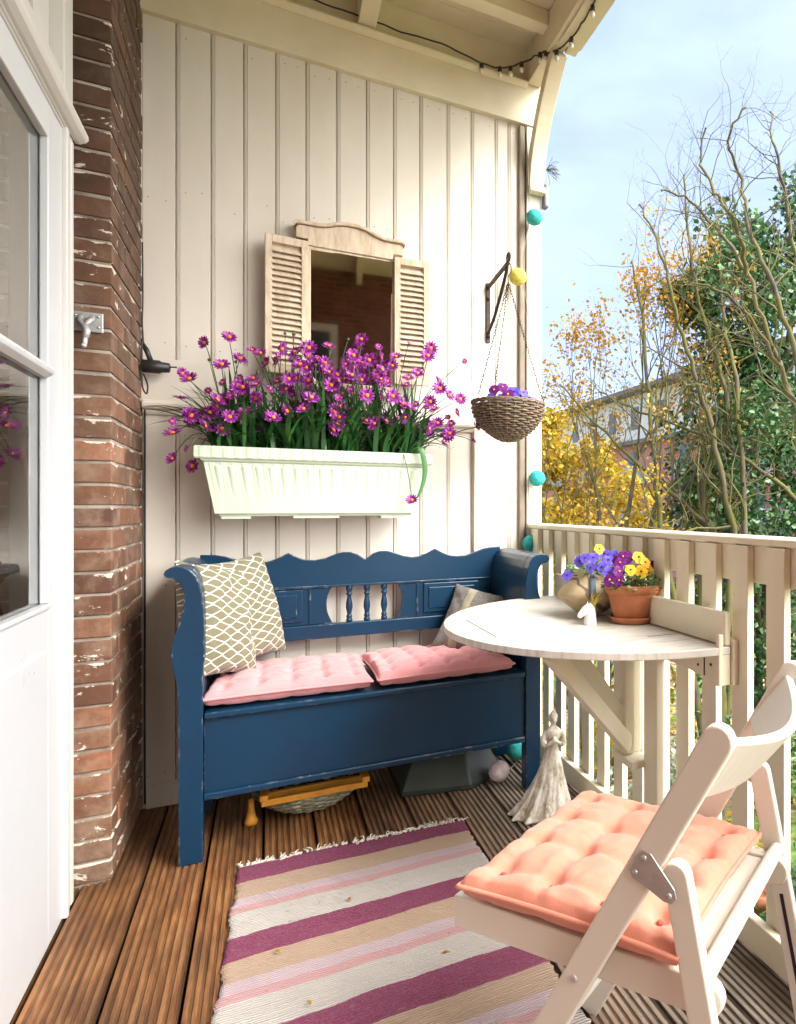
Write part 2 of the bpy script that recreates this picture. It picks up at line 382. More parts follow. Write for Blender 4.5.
M['farglass'] = simple('far_window_glass', (.10, .12, .14), .08, 0, .3, 1)
M['farbalc'] = simple('grey_balcony_panel', (.38, .40, .42), .7, 0, .1, 2)
M['endbrick'] = m_brickwall('end_wall_brick', 1, rot=(PI / 2, 0, 0))
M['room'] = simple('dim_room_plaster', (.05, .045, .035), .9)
M['curtain'] = fabric('white_curtain', (.7, .68, .62))

# ------------------------------------------------------------------ mesh builder
class MB:
    def __init__(s): s.v = []; s.f = []; s.sm = []
    def add(s, vs, fs, smooth=False):
        o = len(s.v); s.v += [tuple(v) for v in vs]
        s.f += [tuple(i + o for i in f) for f in fs]; s.sm += [smooth] * len(fs); return s
    def box(s, x0, x1, y0, y1, z0, z1):
        vs = [(x0, y0, z0), (x1, y0, z0), (x1, y1, z0), (x0, y1, z0), (x0, y0, z1), (x1, y0, z1), (x1, y1, z1), (x0, y1, z1)]
        return s.add(vs, [(3, 2, 1, 0), (4, 5, 6, 7), (0, 1, 5, 4), (1, 2, 6, 5), (2, 3, 7, 6), (3, 0, 4, 7)])
    def mbox(s, mat, sx, sy, sz):
        vs = [mat @ Vector((x * sx / 2, y * sy / 2, z * sz / 2)) for z in (-1, 1) for x, y in ((-1, -1), (1, -1), (1, 1), (-1, 1))]
        return s.add(vs, [(3, 2, 1, 0), (4, 5, 6, 7), (0, 1, 5, 4), (1, 2, 6, 5), (2, 3, 7, 6), (3, 0, 4, 7)])
    def bar(s, p, q, w, h, up=(0, 0, 1)):
        """rectangular bar from p to q, w across, h along the up-ish direction"""
        p = Vector(p); q = Vector(q); d = (q - p).normalized(); a = d.cross(Vector(up))
        if a.length < 1e-4: a = d.cross(Vector((1, 0, 0)))
        a.normalize(); c = a.cross(d).normalized()
        vs = []
        for e in (p, q):
            for i, j in ((-1, -1), (1, -1), (1, 1), (-1, 1)): vs.append(e + a * i * w / 2 + c * j * h / 2)
        return s.add(vs, [(0, 1, 2, 3), (7, 6, 5, 4), (0, 4, 5, 1), (1, 5, 6, 2), (2, 6, 7, 3), (3, 7, 4, 0)])
    def prism(s, pts, axis, a, b, smooth=False):
        """extrude a 2D outline; axis 'y': pts=(x,z), 'x': pts=(y,z), 'z': pts=(x,y)"""
        def P(p, t):
            return {'y': (p[0], t, p[1]), 'x': (t, p[0], p[1]), 'z': (p[0], p[1], t)}[axis]
        n = len(pts); vs = [P(p, a) for p in pts] + [P(p, b) for p in pts]
        o = len(s.v)
        s.add(vs, [tuple(range(n)), tuple(range(2 * n - 1, n - 1, -1))])
        s.f += [(o + i, o + n + i, o + n + (i + 1) % n, o + (i + 1) % n) for i in range(n)]; s.sm += [smooth] * n
        return s
    def tube(s, pts, r, n=8, cap=True, flat=None):
        pts = [Vector(p) for p in pts]; k = len(pts)
        rs = r if hasattr(r, '__len__') else [r] * k
        vs = []; prev = None
        for i, p in enumerate(pts):
            d = (pts[min(i + 1, k - 1)] - pts[max(i - 1, 0)])
            d = d.normalized() if d.length > 1e-9 else Vector((0, 0, 1))
            if prev is None:
                a = d.cross(Vector((0, 0, 1)))
                if a.length < .05: a = d.cross(Vector((1, 0, 0)))
            else:
                a = prev - d * prev.dot(d)
                if a.length < 1e-6: a = d.cross(Vector((1, 0, 0)))
            a.normalize(); prev = a; c = d.cross(a)
            fl = flat or 1
            for j in range(n):
                t = 2 * PI * j / n; vs.append(p + (a * math.cos(t) + c * math.sin(t) * fl) * rs[i])
        fs = [(i * n + j, i * n + (j + 1) % n, (i + 1) * n + (j + 1) % n, (i + 1) * n + j) for i in range(k - 1) for j in range(n)]
        if cap: fs += [tuple(range(n - 1, -1, -1)), tuple((k - 1) * n + j for j in range(n))]
        return s.add(vs, fs, n > 4)
    def lathe(s, prof, n=32, c=(0, 0, 0), fn=None, cap=False):
        vs = []
        for i, (r, z) in enumerate(prof):
            for j in range(n):
                t = 2 * PI * j / n; rr = r * (fn(t, z, i) if fn else 1)
                vs.append((c[0] + rr * math.cos(t), c[1] + rr * math.sin(t), c[2] + z))
        k = len(prof)
        fs = [(i * n + j, i * n + (j + 1) % n, (i + 1) * n + (j + 1) % n, (i + 1) * n + j) for i in range(k - 1) for j in range(n)]
        if cap: fs += [tuple(range(n - 1, -1, -1)), tuple((k - 1) * n + j for j in range(n))]
        return s.add(vs, fs, True)
    def ball(s, c, r, n=16, sc=(1, 1, 1)):
        k = n // 2; prof = [(math.sin(PI * i / k) * r + 1e-5, -math.cos(PI * i / k) * r) for i in range(k + 1)]
        o = len(s.v); s.lathe(prof, n)
        for i in range(o, len(s.v)):
            v = s.v[i]; s.v[i] = (v[0] * sc[0] + c[0], v[1] * sc[1] + c[1], v[2] * sc[2] + c[2])
        return s
    def xf(s, mat, start=0):
        for i in range(start, len(s.v)): s.v[i] = tuple(mat @ Vector(s.v[i]))
        return s
    def build(s, name, mat, parent=None, origin=None, bevel=0, seg=2, weld=False):
        if origin is None:
            origin = world_loc(parent) if parent is not None and parent.get('_w') else (0, 0, 0)
        me = bpy.data.meshes.new(name)
        me.from_pydata([(x - origin[0], y - origin[1], z - origin[2]) for x, y, z in s.v], [], s.f)
        me.polygons.foreach_set('use_smooth', s.sm); me.update()
        me.materials.append(mat)
        o = bpy.data.objects.new(name, me); COL.objects.link(o)
        if parent is not None:
            o.parent = parent
            if parent.get('_w'): o['_w'] = 1
        else: o.location = origin
        if bevel:
            b = o.modifiers.new('bevel', 'BEVEL'); b.width = bevel; b.segments = seg; b.limit_method = 'ANGLE'; b.angle_limit = math.radians(40)
            b.harden_normals = False
        return o
def world_loc(o):
    v = Vector((0, 0, 0))
    while o is not None: v += o.location; o = o.parent
    return v
def tag(o, label, cat, group=None, kind=None):
    if label: o['label'] = label
    if cat: o['category'] = cat
    if group: o['group'] = group
    if kind: o['kind'] = kind
    return o
def thing(name, label, cat, loc=(0, 0, 0), rotz=0, group=None, world=True):
    """Empty at the thing's base; with world=True its parts are written in world coordinates"""
    o = bpy.data.objects.new(name, None); COL.objects.link(o); o.location = loc; o.rotation_euler = (0, 0, rotz)
    o.empty_display_size = .05
    if world: o['_w'] = 1
    return tag(o, label, cat, group)
def struct(o): o['kind'] = 'structure'; return o
def link_copy(o, parent=None, mat=None):
    c = o.copy(); COL.objects.link(c); c.parent = parent
    if mat is not None: c.matrix_local = mat
    return c
def fnz(x, y, z=0, s=1): return MN.noise(Vector((x * s, y * s, z * s)))

# ------------------------------------------------------------------ camera, world, sun
cam = bpy.data.cameras.new('camera'); co = bpy.data.objects.new('camera', cam); COL.objects.link(co)
cam.sensor_fit = 'HORIZONTAL'; cam.sensor_width = 36; cam.lens = 656.9 / 796 * 36
cam.shift_x = (398 - 640) / 796; cam.shift_y = -4 / 796
cam.clip_start = .02; cam.clip_end = 2000
co.location = (0, 0, 1.12); co.rotation_euler = (PI / 2, 0, -math.radians(29.52))
scene.camera = co

SUN = Vector((.52, -.72, .76)).normalized()
sl = bpy.data.lights.new('sun', 'SUN'); sl.energy = 1.7; sl.angle = math.radians(30); sl.color = (1, .95, .88)
so = bpy.data.objects.new('sun', sl); COL.objects.link(so); so.location = (6, -4, 8)
so.rotation_euler = (-SUN).to_track_quat('-Z', 'Y').to_euler()
w = bpy.data.worlds.new('World'); scene.world = w; w.use_nodes = True
nt = w.node_tree; bg = nt.nodes['Background']
sky = N(nt, 'ShaderNodeTexSky', sky_type='NISHITA'); sky.sun_disc = False
sky.sun_elevation = math.asin(SUN.z); sky.sun_rotation = math.atan2(SUN.x, SUN.y)
sky.air_density = 1.0; sky.dust_density = .6; sky.ozone_density = 1.2; sky.altitude = 0
mp = N(nt, 'ShaderNodeMapping'); tc = N(nt, 'ShaderNodeTexCoord'); L(nt, tc.outputs['Generated'], mp.inputs['Vector'])
mp.inputs['Scale'].default_value = (1, 1, 1.8); mp.inputs['Rotation'].default_value = (0, 0, .4)
cf = ramp(nt, noise(nt, mp.outputs['Vector'], 2.0, 7, .55, .3), [(.30, .34), (.56, .60), (.75, .8)])
skc = mix(nt, cf, sky.outputs[0], (7.4, 8.9, 11.2))
skc = mix(nt, 1.0, skc, (.90, .92, 1.08), 'MULTIPLY')
# wide glow added to the unseen sky around the sun, soft fill for the porch
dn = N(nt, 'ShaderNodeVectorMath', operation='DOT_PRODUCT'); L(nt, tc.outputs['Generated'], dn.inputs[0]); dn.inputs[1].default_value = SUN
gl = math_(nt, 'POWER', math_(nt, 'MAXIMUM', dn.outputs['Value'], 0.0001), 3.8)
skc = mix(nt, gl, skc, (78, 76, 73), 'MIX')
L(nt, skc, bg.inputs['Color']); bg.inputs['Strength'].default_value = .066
scene.view_settings.view_transform = 'Standard'; scene.view_settings.look = 'None'
scene.view_settings.exposure = 1.46; scene.view_settings.gamma = 1
scene.render.engine = 'CYCLES'
scene.cycles.max_bounces = 7; scene.cycles.diffuse_bounces = 4; scene.cycles.transmission_bounces = 4; scene.cycles.glossy_bounces = 3; scene.cycles.transparent_max_bounces = 8

W = 3.04       # the boarded wall's face
# ------------------------------------------------------------------ deck
mb = MB()
pitch = .1565; x0 = -.327 - pitch * 2
for k in range(11):
    a = x0 + k * pitch + .0025; bw = pitch - .005
    pr = [(a, -.02)]; nr = 8; rp = (bw - .004) / nr
    for i in range(nr):
        s = a + .002 + i * rp
        pr += [(s, -.004), (s + .0015, -.0003), (s + rp * .58, -.0003), (s + rp * .58 + .0015, -.0045), (s + rp - .0006, -.0045)]
    pr += [(a + bw - .001, -.0008), (a + bw, -.02)]
    n = len(pr); ys = [-4.0, -1.5, 0, 1, 2]
    yy = sorted(set(ys + [3.06])); vs = [(px, y, pz) for y in yy for px, pz in pr]
    fs = [(i * n + j, i * n + (j + 1) % n, (i + 1) * n + (j + 1) % n, (i + 1) * n + j) for i in range(len(yy) - 1) for j in range(n)]
    fs += [tuple(range(n)), tuple((len(yy) - 1) * n + j for j in range(n - 1, -1, -1))]
    mb.add(vs, fs)
deck = struct(mb.build('deck', M['deck']))
mb = MB(); mb.box(-.66, 1.16, -4.0, 3.06, -.20, -.03)
struct(mb.build('deck_base', simple('dark_joist_timber', (.05, .035, .025), .9)))

# ------------------------------------------------------------------ boarded end wall
wall = thing('boarded_wall', 'cream painted vertical board wall behind the blue bench', 'wall', (.38, W, 0))
def boards(mb, xs, z0, z1, y=W):
    for i in range(len(xs) - 1):
        a, b = xs[i], xs[i + 1]
        pr = [(a + .0006, y + .03), (a + .0006, y + .0065), (a + .0025, y + .001), (a + .010, y - .0015), (a + .0125, y + .004), (a + .014, y + .0002),
              (b - .003, y), (b - .0006, y + .0045), (b - .0006, y + .03)]
        n = len(pr); zz = [z0, z1]
        vs = [(px, py, z) for z in zz for px, py in pr]
        fs = [(j, (j + 1) % n, n + (j + 1) % n, n + j) for j in range(n)] + [tuple(range(n - 1, -1, -1)), tuple(range(n, 2 * n))]
        mb.add(vs, fs)
gx = [-.42, -.305, -.193, -.084, .027, .136, .252, .368, .478, .59, .71, .82, .934, .997, 1.083]
mb = MB(); boards(mb, gx, 0, 1.48); mb.build('lower_boarding', M['cream'], wall)
mb = MB(); boards(mb, gx, 1.68, 2.99); mb.build('upper_boarding', M['cream'], wall)
mb = MB(); rn = random.Random(8)
for i in range(len(gx) - 1):
    for z_ in (1.74, 2.92, 2.33 if i % 2 else 2.28, 1.40, .82, .12):
        for f_ in (.28, .74):
            if gx[i + 1] - gx[i] < .08 and f_ > .5 or rn.random() < .25: continue
            x_ = gx[i] + (gx[i + 1] - gx[i]) * f_ + rn.uniform(-.004, .004); mb.lathe([(.0004, -.0006), (.0022, -.0004), (.0024, .0004)], 8); mb.xf(Matrix.Translation((x_, W - .0004, z_ + rn.uniform(-.01, .01))) @ Matrix.Rotation(-PI / 2, 4, 'X'), len(mb.v) - 24)
mb.build('nail_heads', M['conduit'], wall)
mb = MB(); mb.box(-.42, 1.083, W - .001, W + .03, 1.50, 1.682); mb.build('middle_rail', M['cream'], wall, bevel=.001)
mb = MB(); mb.prism([(W + .002, 1.470), (W - .010, 1.470), (W - .014, 1.478), (W - .014, 1.487), (W - .030, 1.492), (W - .034, 1.500), (W - .034, 1.510), (W - .026, 1.515), (W - .012, 1.517), (W - .008, 1.524), (W + .002, 1.526)], 'x', -.405, .83)
mb.build('sill_moulding', M['cream'], wall, bevel=.001)
mb = MB(); mb.box(.829, .93, W - .022, W + .001, .0, 1.488); mb.build('lower_post', M['cream'], wall, bevel=.003)
mb = MB(); mb.box(-.42, 1.16, W - .028, W + .03, 2.962, 3.165); mb.prism([(W - .001, 3.16), (W - .05, 3.160), (W - .055, 3.150), (W - .052, 3.142), (W - .036, 3.128), (W - .027, 3.128)], 'x', -.42, 1.08)
mb.build('header_board', M['cream_roof'], wall, bevel=.002)
mb = MB(); mb.box(-.42, 1.085, W - .003, W + .03, 3.167, 3.33); mb.build('frieze_board', M['cream_roof'], wall)
mb = MB(); mb.box(1.084, 1.160, W - .020, W + .10, -.2, 2.961); mb.build('corner_post', M['cream'], wall, bevel=.003)
mb = MB(); mb.box(1.046, 1.074, W - .022, W - .0015, 0, 2.955); mb.build('pipe', M['conduit'], wall, bevel=.006)
mb = MB(); mb.box(-.44, 1.15, W + .031, W + .10, -.2, 3.33); mb.build('backing', M['cream'], wall)
mb = MB(); mb.box(-.395, 1.04, W - .016, W + .0005, .0, .09); mb.build('skirting', M['cream'], wall, bevel=.004)

# ------------------------------------------------------------------ brick pier
pier = thing('brick_pier', 'old brown brick pier with white paint splashes between door and boarded wall', 'brick pier', (-.5, 2.77, 0))
mb = MB(); mb.box(-.80, -.414, 2.509, W + .09, -.02, 3.33); mb.build('mortar', M['mortar'], pier)
mb = MB(); rb = random.Random(5)
k = 0; z = .004
while z < 3.31:
    h = .0570
    # front face stretcher/header + side face bricks
    j = lambda a: rb.uniform(-a, a)
    spl = -.62 if k % 2 else -.56
    mb.box(-.79, spl - .005, 2.505 + j(.001), 2.60, z, z + h)
    ysplit = [2.503, 2.503 + (.215 if k % 2 else .105)]
    while ysplit[-1] < W - .02: ysplit.append(ysplit[-1] + .215)
    ysplit[-1] = W + .08
    for i in range(len(ysplit) - 1):
        a = ysplit[i] + (0 if i == 0 else .004); b = ysplit[i + 1] - .004
        xx = -.409 + j(.0018)
        if i == 0: mb.box(spl + .003, xx, a + j(.002), b, z + j(.0016), z + h + j(.0018))
        else: mb.box(-.50, xx, a, b, z + j(.001), z + h + j(.001))
    z += .0662; k += 1
mb.build('brickwork', M['brick'], pier, bevel=.003)

# ------------------------------------------------------------------ door, frame, fanlight (wall plane x = -.487)
DX = -.487
fr = thing('door_frame', 'white door frame with fanlight and projecting drip ledge beside the brick pier', 'door frame', (DX, 1.9, 0))
mb = MB(); mb.box(-.60, -.4835, 2.335, 2.425, 0, 3.32); mb.box(-.60, -.476, 2.330, 2.352, 0, 2.16)
mb.box(-.60, -.4815, 2.402, 2.4245, 0, 2.16)
mb.build('jamb', M['white_frame'], fr, bevel=.003)
mb = MB(); mb.box(-.60, -.482, 1.05, 1.27, 0, 3.32); mb.build('jamb', M['white_frame'], fr, bevel=.003)
mb = MB(); mb.box(-.60, -.484, 1.271, 2.334, 2.155, 2.30); mb.box(-.60, -.478, 1.275, 2.34, 2.16, 2.20)
mb.build('transom', M['white_frame'], fr, bevel=.003)
mb = MB(); mb.prism([(-.483, 2.165), (-.470, 2.165), (-.457, 2.172), (-.451, 2.180), (-.451, 2.192), (-.457, 2.198), (-.483, 2.220)], 'y', 1.02, 2.44)
mb.build('drip_ledge', M['white_frame'], fr, bevel=.003)
mb = MB(); mb.box(-.55, -.515, 1.272, 1.31, 2.302, 3.30); mb.box(-.55, -.515, 2.20, 2.333, 2.302, 3.30); mb.box(-.55, -.515, 1.31, 2.20, 2.302, 2.345)
fs_ = mb.build('fanlight', M['white_frame'], fr, bevel=.002)
mb = MB(); mb.box(-.537, -.532, 1.30, 2.205, 2.34, 3.3); mb.build('pane', M['glass'], fs_)
dr = thing('glazed_door', 'white half glazed door with one glazing bar reflecting the brick pier', 'door', (DX, 1.8, 0))
mb = MB(); Y0, Y1 = 1.272, 2.329
mb.box(-.53, -.487, Y0, Y0 + .13, .0025, 2.153); mb.box(-.53, -.487, 2.197, Y1, .0025, 2.153)
mb.box(-.53, -.487, Y0 + .1301, 2.1969, 2.075, 2.153); mb.box(-.53, -.487, Y0 + .1301, 2.1969, .0025, .872)
mb.build('door_leaf', M['white'], dr, bevel=.002)
mb = MB(); mb.prism([(Y0 + .13, .877), (2.197, .877), (2.197, .866), (Y0 + .13, .866)], 'x', -.5015, -.480); mb.build('sill_bead', M['white'], dr, bevel=.002)
mb = MB()
mb.box(-.5015, -.483, 2.183, 2.199, .878, 2.074); mb.box(-.5015, -.483, Y0 + .128, Y0 + .144, .878, 2.074); mb.box(-.5015, -.483, Y0 + .145, 2.182, 2.058, 2.076)
mb.build('glazing_bead', M['white'], dr, bevel=.003)
mb = MB(); mb.prism([(-.5015, 1.448), (-.486, 1.448), (-.472, 1.458), (-.470, 1.466), (-.472, 1.474), (-.486, 1.484), (-.5015, 1.484)], 'y', Y0 + .145, 2.182)
mb.build('glazing_bar', M['white'], dr, bevel=.002)
mb = MB(); mb.box(-.489, -.483, Y0 + .16, 2.175, .10, .76); mb.build('raised_panel', M['white'], dr, bevel=.003)
for a, b in ((.878, 1.447), (1.485, 2.06)):
    mb = MB(); mb.box(-.506, -.502, Y0 + .13, 2.198, a, b); mb.build('pane', M['glass'], dr)
mb = MB(); mb.tube([(-.487, 1.335, 1.06), (-.44, 1.335, 1.06), (-.435, 1.345, 1.06), (-.435, 1.44, 1.06)], .008, 10); mb.box(-.488, -.483, 1.315, 1.355, .98, 1.12); mb.build('handle', M['steel'], dr)
# dim room behind the glass
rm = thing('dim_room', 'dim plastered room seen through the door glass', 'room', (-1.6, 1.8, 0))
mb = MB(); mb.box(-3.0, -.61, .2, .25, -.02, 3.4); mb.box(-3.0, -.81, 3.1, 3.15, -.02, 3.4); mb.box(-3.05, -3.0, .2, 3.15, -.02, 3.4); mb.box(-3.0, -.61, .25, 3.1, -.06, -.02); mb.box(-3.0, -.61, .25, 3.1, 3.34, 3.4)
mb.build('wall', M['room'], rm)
# rest of the balcony behind the camera
ew = thing('brick_end_wall', 'brown brick house wall closing the balcony behind the viewer', 'wall', (.4, -4.05, 0))
mb = MB(); mb.box(-.62, 1.2, -4.15, -4.0, -.2, 1.4); mb.box(-.62, -.45, -4.15, -4.0, 1.4, 2.6); mb.box(.10, 1.2, -4.15, -4.0, 1.4, 2.6); mb.box(-.62, 1.2, -4.15, -4.0, 2.6, 3.33)
mb.build('wall', M['endbrick'], ew)
mb = MB(); mb.box(-.45, -.36, -4.1, -3.98, 1.4, 2.6); mb.box(.01, .10, -4.1, -3.98, 1.4, 2.6); mb.box(-.36, .01, -4.1, -3.98, 2.50, 2.6); mb.box(-.36, .01, -4.1, -3.98, 1.4, 1.5)
wf = mb.build('window_frame', M['white_frame'], ew)
mb = MB(); mb.box(-.36, .01, -4.06, -4.055, 1.5, 2.50); mb.build('pane', M['farglass'], wf)
hw = thing('brick_side_wall', 'brick house wall on the near side of the glazed door', 'wall', (-.6, -.2, 0))
mb = MB(); mb.box(-.80, -.50, -4.0, 1.049, -.2, 3.33); mb.build('wall', m_brickwall('side_wall_brick', 1, rot=(PI / 2, 0, PI / 2)), hw)

# ------------------------------------------------------------------ roof
roof = thing('porch_roof', 'cream boarded porch roof with rafters and curved corner brace', 'roof', (.4, 1.0, 3.15))
mb = MB()
for i in range(51):
    y1 = W + .02 - i * .14; mb.box(-.62, 1.10, y1 - .138, y1, 3.325, 3.345)
mb.box(-.62, 1.25, -4.1, 3.14, 3.347, 3.40)
mb.build('ceiling_boards', M['cream_roof'], roof, bevel=.002)
mb = MB(); mb.box(1.083, 1.150, -4.0, W - .03, 3.155, 3.32); mb.box(1.083, 1.150, W - .029, W + .08, 3.167, 3.32); mb.build('edge_beam', M['cream_roof'], roof, bevel=.004)
mb = MB(); mb.box(1.152, 1.205, -4.0, 2.72, 3.15, 3.36); mb.box(1.10, 1.205, -4.0, 2.66, 3.140, 3.153); mb.build('fascia', M['cream_roof'], roof, bevel=.003)
for xa in (.33, -.35):
    mb = MB(); mb.box(xa, xa + .07, -4.0, W - .004, 3.165, 3.324); mb.build('rafter', M['cream_roof'], roof, bevel=.003)
for ya in (2.73, 1.9, 1.0, .1, -.8):
    mb = MB(); mb.box(.401, 1.082, ya, ya + .07, 3.255, 3.324); mb.build('purlin', M['cream_roof'], roof, bevel=.003)
# curved brace from the corner post up to the beam
mb = MB(); arc = []
for i in range(15):
    t = i / 14; yy = 2.985 - .33 * (t ** 1.9); zz = 2.655 + .50 * t - .0 * t
    arc.append((yy, zz))
outl = []
for y, z_ in arc: outl.append((y, z_))
inner = [(y + .055 + .015 * i / 14, z_ + .0 + .012 * i / 14) for i, (y, z_) in enumerate(arc)]
inner = [(min(y, W - .021), z_) for y, z_ in inner]
pr = outl + [(inner[-1][0], 3.154)] + inner[::-1]
pr = [p for p in pr if p[1] <= 3.1545]
mb.prism(pr, 'x', 1.088, 1.158); mb.build('curved_brace', M['cream_roof'], roof, bevel=.003)
mb = MB(); mb.prism([(2.966, 2.630), (3.018, 2.630), (3.018, 2.66), (2.966, 2.66)], 'x', 1.082, 1.162); mb.build('brace_foot', M['cream_roof'], roof, bevel=.006)
mb = MB(); mb.box(1.161, 1.185, 2.985, 3.03, 2.575, 2.69); o = mb.build('gutter_clip', simple('grey_pvc', (.22, .22, .24), .5), None, origin=(1.173, 3.0, 2.575), bevel=.008)
tag(o, 'small grey plastic clip on the outside of the corner post under the brace', 'clip')
# withered weeds growing out of the brace
mb = MB(); rw = random.Random(9)
for i in range(26):
    p = Vector((1.160, 2.96, 2.74)); d = Vector((rw.uniform(.2, 1), rw.uniform(-.6, .4), rw.uniform(-.3, .9))).normalized(); pts = [p.copy()]
    for k in range(5):
        p = p + d * .016; d = (d + Vector((rw.uniform(-.5, .5), rw.uniform(-.5, .5), rw.uniform(-.9, .3)))).normalized(); pts.append(p.copy())
    mb.tube(pts, [.0011] * 5 + [.0004], 4)
o = mb.build('withered_weed', M['barkgrey'], None, origin=(1.160, 2.96, 2.74)); tag(o, 'wispy withered weed sprouting from the curved roof brace', 'plant')

# ------------------------------------------------------------------ festoon lights along the header
fl = thing('festoon_lights', 'black cable of small bulbs sagging along the header and up the roof beam', 'string lights', (.6, W - .06, 3.17))
yl = W - .062
pts = [(-.405, yl, 3.20), (-.1, yl, 3.195), (.1, yl, 3.185), (.3, yl, 3.187), (.5, yl, 3.178), (.7, yl, 3.182), (.85, yl, 3.16), (.95, yl - .01, 3.165), (1.05, yl - .03, 3.215), (1.078, 2.80, 3.18), (1.092, 2.72, 3.135), (1.12, 2.62, 3.125), (1.135, 2.5, 3.134), (1.125, 2.3, 3.128), (1.13, 2.0, 3.134), (1.125, 1.4, 3.128), (1.13, .5, 3.134), (1.12, -1.4, 3.13)]
def smoothpts(pts, n=6, jit=0, rng=R):
    P = [Vector(p) for p in pts]; out = []
    for i in range(len(P) - 1):
        p0, p1, p2, p3 = P[max(i - 1, 0)], P[i], P[i + 1], P[min(i + 2, len(P) - 1)]
        for k in range(n):
            t = k / n
            q = .5 * ((2 * p1) + (-p0 + p2) * t + (2 * p0 - 5 * p1 + 4 * p2 - p3) * t * t + (-p0 + 3 * p1 - 3 * p2 + p3) * t ** 3)
            if jit: q = q + Vector((rng.uniform(-jit, jit), rng.uniform(-jit, jit), rng.uniform(-jit, jit)))
            out.append(q)
    out.append(P[-1]); return out
sp_ = smoothpts(pts, 6, .0025); mb = MB(); mb.tube(sp_, .0036, 6); mb.build('cable', M['black'], fl)
for i in (36, 41, 44, 47, 53, 56, 62, 68, 76, 84, 92, 98):
    p = sp_[min(i, len(sp_) - 1)]
    mb = MB(); mb.lathe([(.002, .004), (.009, 0), (.010, -.018), (.007, -.024)], 10, p, cap=True); sk = mb.build('lamp_socket', M['black'], fl)
    mb = MB(); mb.lathe([(.006, -.022), (.010, -.030), (.0105, -.036), (.006, -.045), (.001, -.047)], 12, p, cap=True); mb.build('bulb', M['bulb'], sk)

# ------------------------------------------------------------------ coloured cotton ball lights
def ballthing(name, label, c, r, mat):
    mb = MB(); rr = random.Random(int(c[2] * 1000))
    mb.ball((0, 0, 0), r, 44, (1, 1, .97))
    for i in range(len(mb.v)):
        v = Vector(mb.v[i]); mb.v[i] = tuple(v * (1 + .03 * fnz(v.x, v.y, v.z, 90)))
    o = mb.build(name, mat, None); o.location = c
    tag(o, label, 'ball light', 'coloured thread ball lights')
    return o
ballthing('ball_light', 'turquoise thread ball light high on the corner post below the curved brace', (1.100, 2.962, 2.50), .038, M['balltq'])
ballthing('ball_light', 'yellow thread ball light beside the tip of the iron bracket', (1.02, 2.965, 2.205), .041, M['bally'])
ballthing('ball_light', 'turquoise thread ball light on the corner post below the hanging basket', (1.118, 2.972, 1.262), .039, M['balltq'])
ballthing('ball_light', 'deep turquoise thread ball light behind the right arm of the blue bench', (1.085, 2.955, .952), .043, M['balltq'])
ballthing('ball_light', 'pale pink ball light on the deck in front of the right bench leg', (.820, 2.615, .047), .042, M['ballw'])
ballthing('ball_light', 'turquoise ball light on the deck half hidden behind the right front bench leg', (.958, 2.80, .050), .044, M['balltq'])
mb = MB(); mb.tube(smoothpts([(1.066, 2.99, 2.95), (1.079, 2.985, 2.7), (1.080, 2.982, 2.5), (1.06, 2.985, 2.35), (1.055, 2.985, 2.2), (1.079, 2.985, 2.0), (1.079, 2.99, 1.6), (1.081, 2.985, 1.27), (1.078, 2.985, 1.1), (1.076, 2.985, .96), (1.074, 2.98, .6), (1.04, 2.95, .1), (.96, 2.80, .006), (.88, 2.7, .006), (.82, 2.62, .01)], 5), .0023, 6)
o = mb.build('light_string', M['conduit'], None, origin=(1.07, 2.98, 0)); tag(o, 'thin string of the ball lights running down the wall corner', 'string')

# ------------------------------------------------------------------ hook on brick, adapter
hk = thing('shutter_hook', 'galvanised hook on a bolted plate screwed to the brick pier', 'hook', (-.474, 2.50, 1.66))
mb = MB(); mb.box(-.502, -.428, 2.497, 2.501, 1.642, 1.700); mb.build('plate', M['steel'], hk, bevel=.002)
for x, z_ in ((-.493, 1.657), (-.493, 1.688), (-.439, 1.657), (-.439, 1.688)):
    mb = MB(); mb.ball((x, 2.496, z_), .004, 8); mb.build('bolt', M['steel'], hk)
mb = MB(); mb.tube(smoothpts([(-.480, 2.49, 1.683), (-.478, 2.475, 1.668), (-.466, 2.468, 1.655), (-.456, 2.470, 1.668), (-.452, 2.490, 1.683)], 4), .008, 8)
mb.tube(smoothpts([(-.466, 2.490, 1.675), (-.466, 2.470, 1.650), (-.460, 2.462, 1.635), (-.464, 2.464, 1.618), (-.466, 2.462, 1.600), (-.466, 2.450, 1.588)], 4), [.009] * 12 + [.0075] * 8 + [.005], 8)
mb.build('hook', M['steel'], hk)
ad = thing('power_adapter', 'black outdoor power plug with a looped cable beside the brick pier', 'power plug', (-.39, 3.0, 1.64))
mb = MB(); mb.lathe([(.018, 0), (.024, .004), (.025, .055), (.020, .062), (.018, .085), (.012, .088)], 14, cap=True); mb.xf(Matrix.Translation((-.404, 2.985, 1.640)) @ Matrix.Rotation(PI / 2, 4, 'Y')); mb.build('plug_body', M['black'], ad)
mb = MB(); mb.tube([(-.32, 2.985, 1.643), (-.296, 2.985, 1.645)], .003, 6); mb.build('prong', M['black'], ad); mb = MB(); mb.tube([(-.375, 2.985, 1.66), (-.388, 2.99, 1.70), (-.400, 3.0, 1.72)], .009, 8); mb.build('cable_gland', M['black'], ad)
mb = MB(); mb.tube(smoothpts([(-.398, 3.0, 1.72), (-.402, 3.0, 1.80), (-.401, 3.005, 1.9), (-.403, 3.01, 2.1)], 5), .003, 6)
mb.tube(smoothpts([(-.402, 2.99, 1.74), (-.4, 2.975, 1.62), (-.396, 2.96, 1.56), (-.384, 2.96, 1.535), (-.382, 2.965, 1.57), (-.396, 2.98, 1.61)], 5), .0028, 6); mb.build('cable', M['black'], ad)
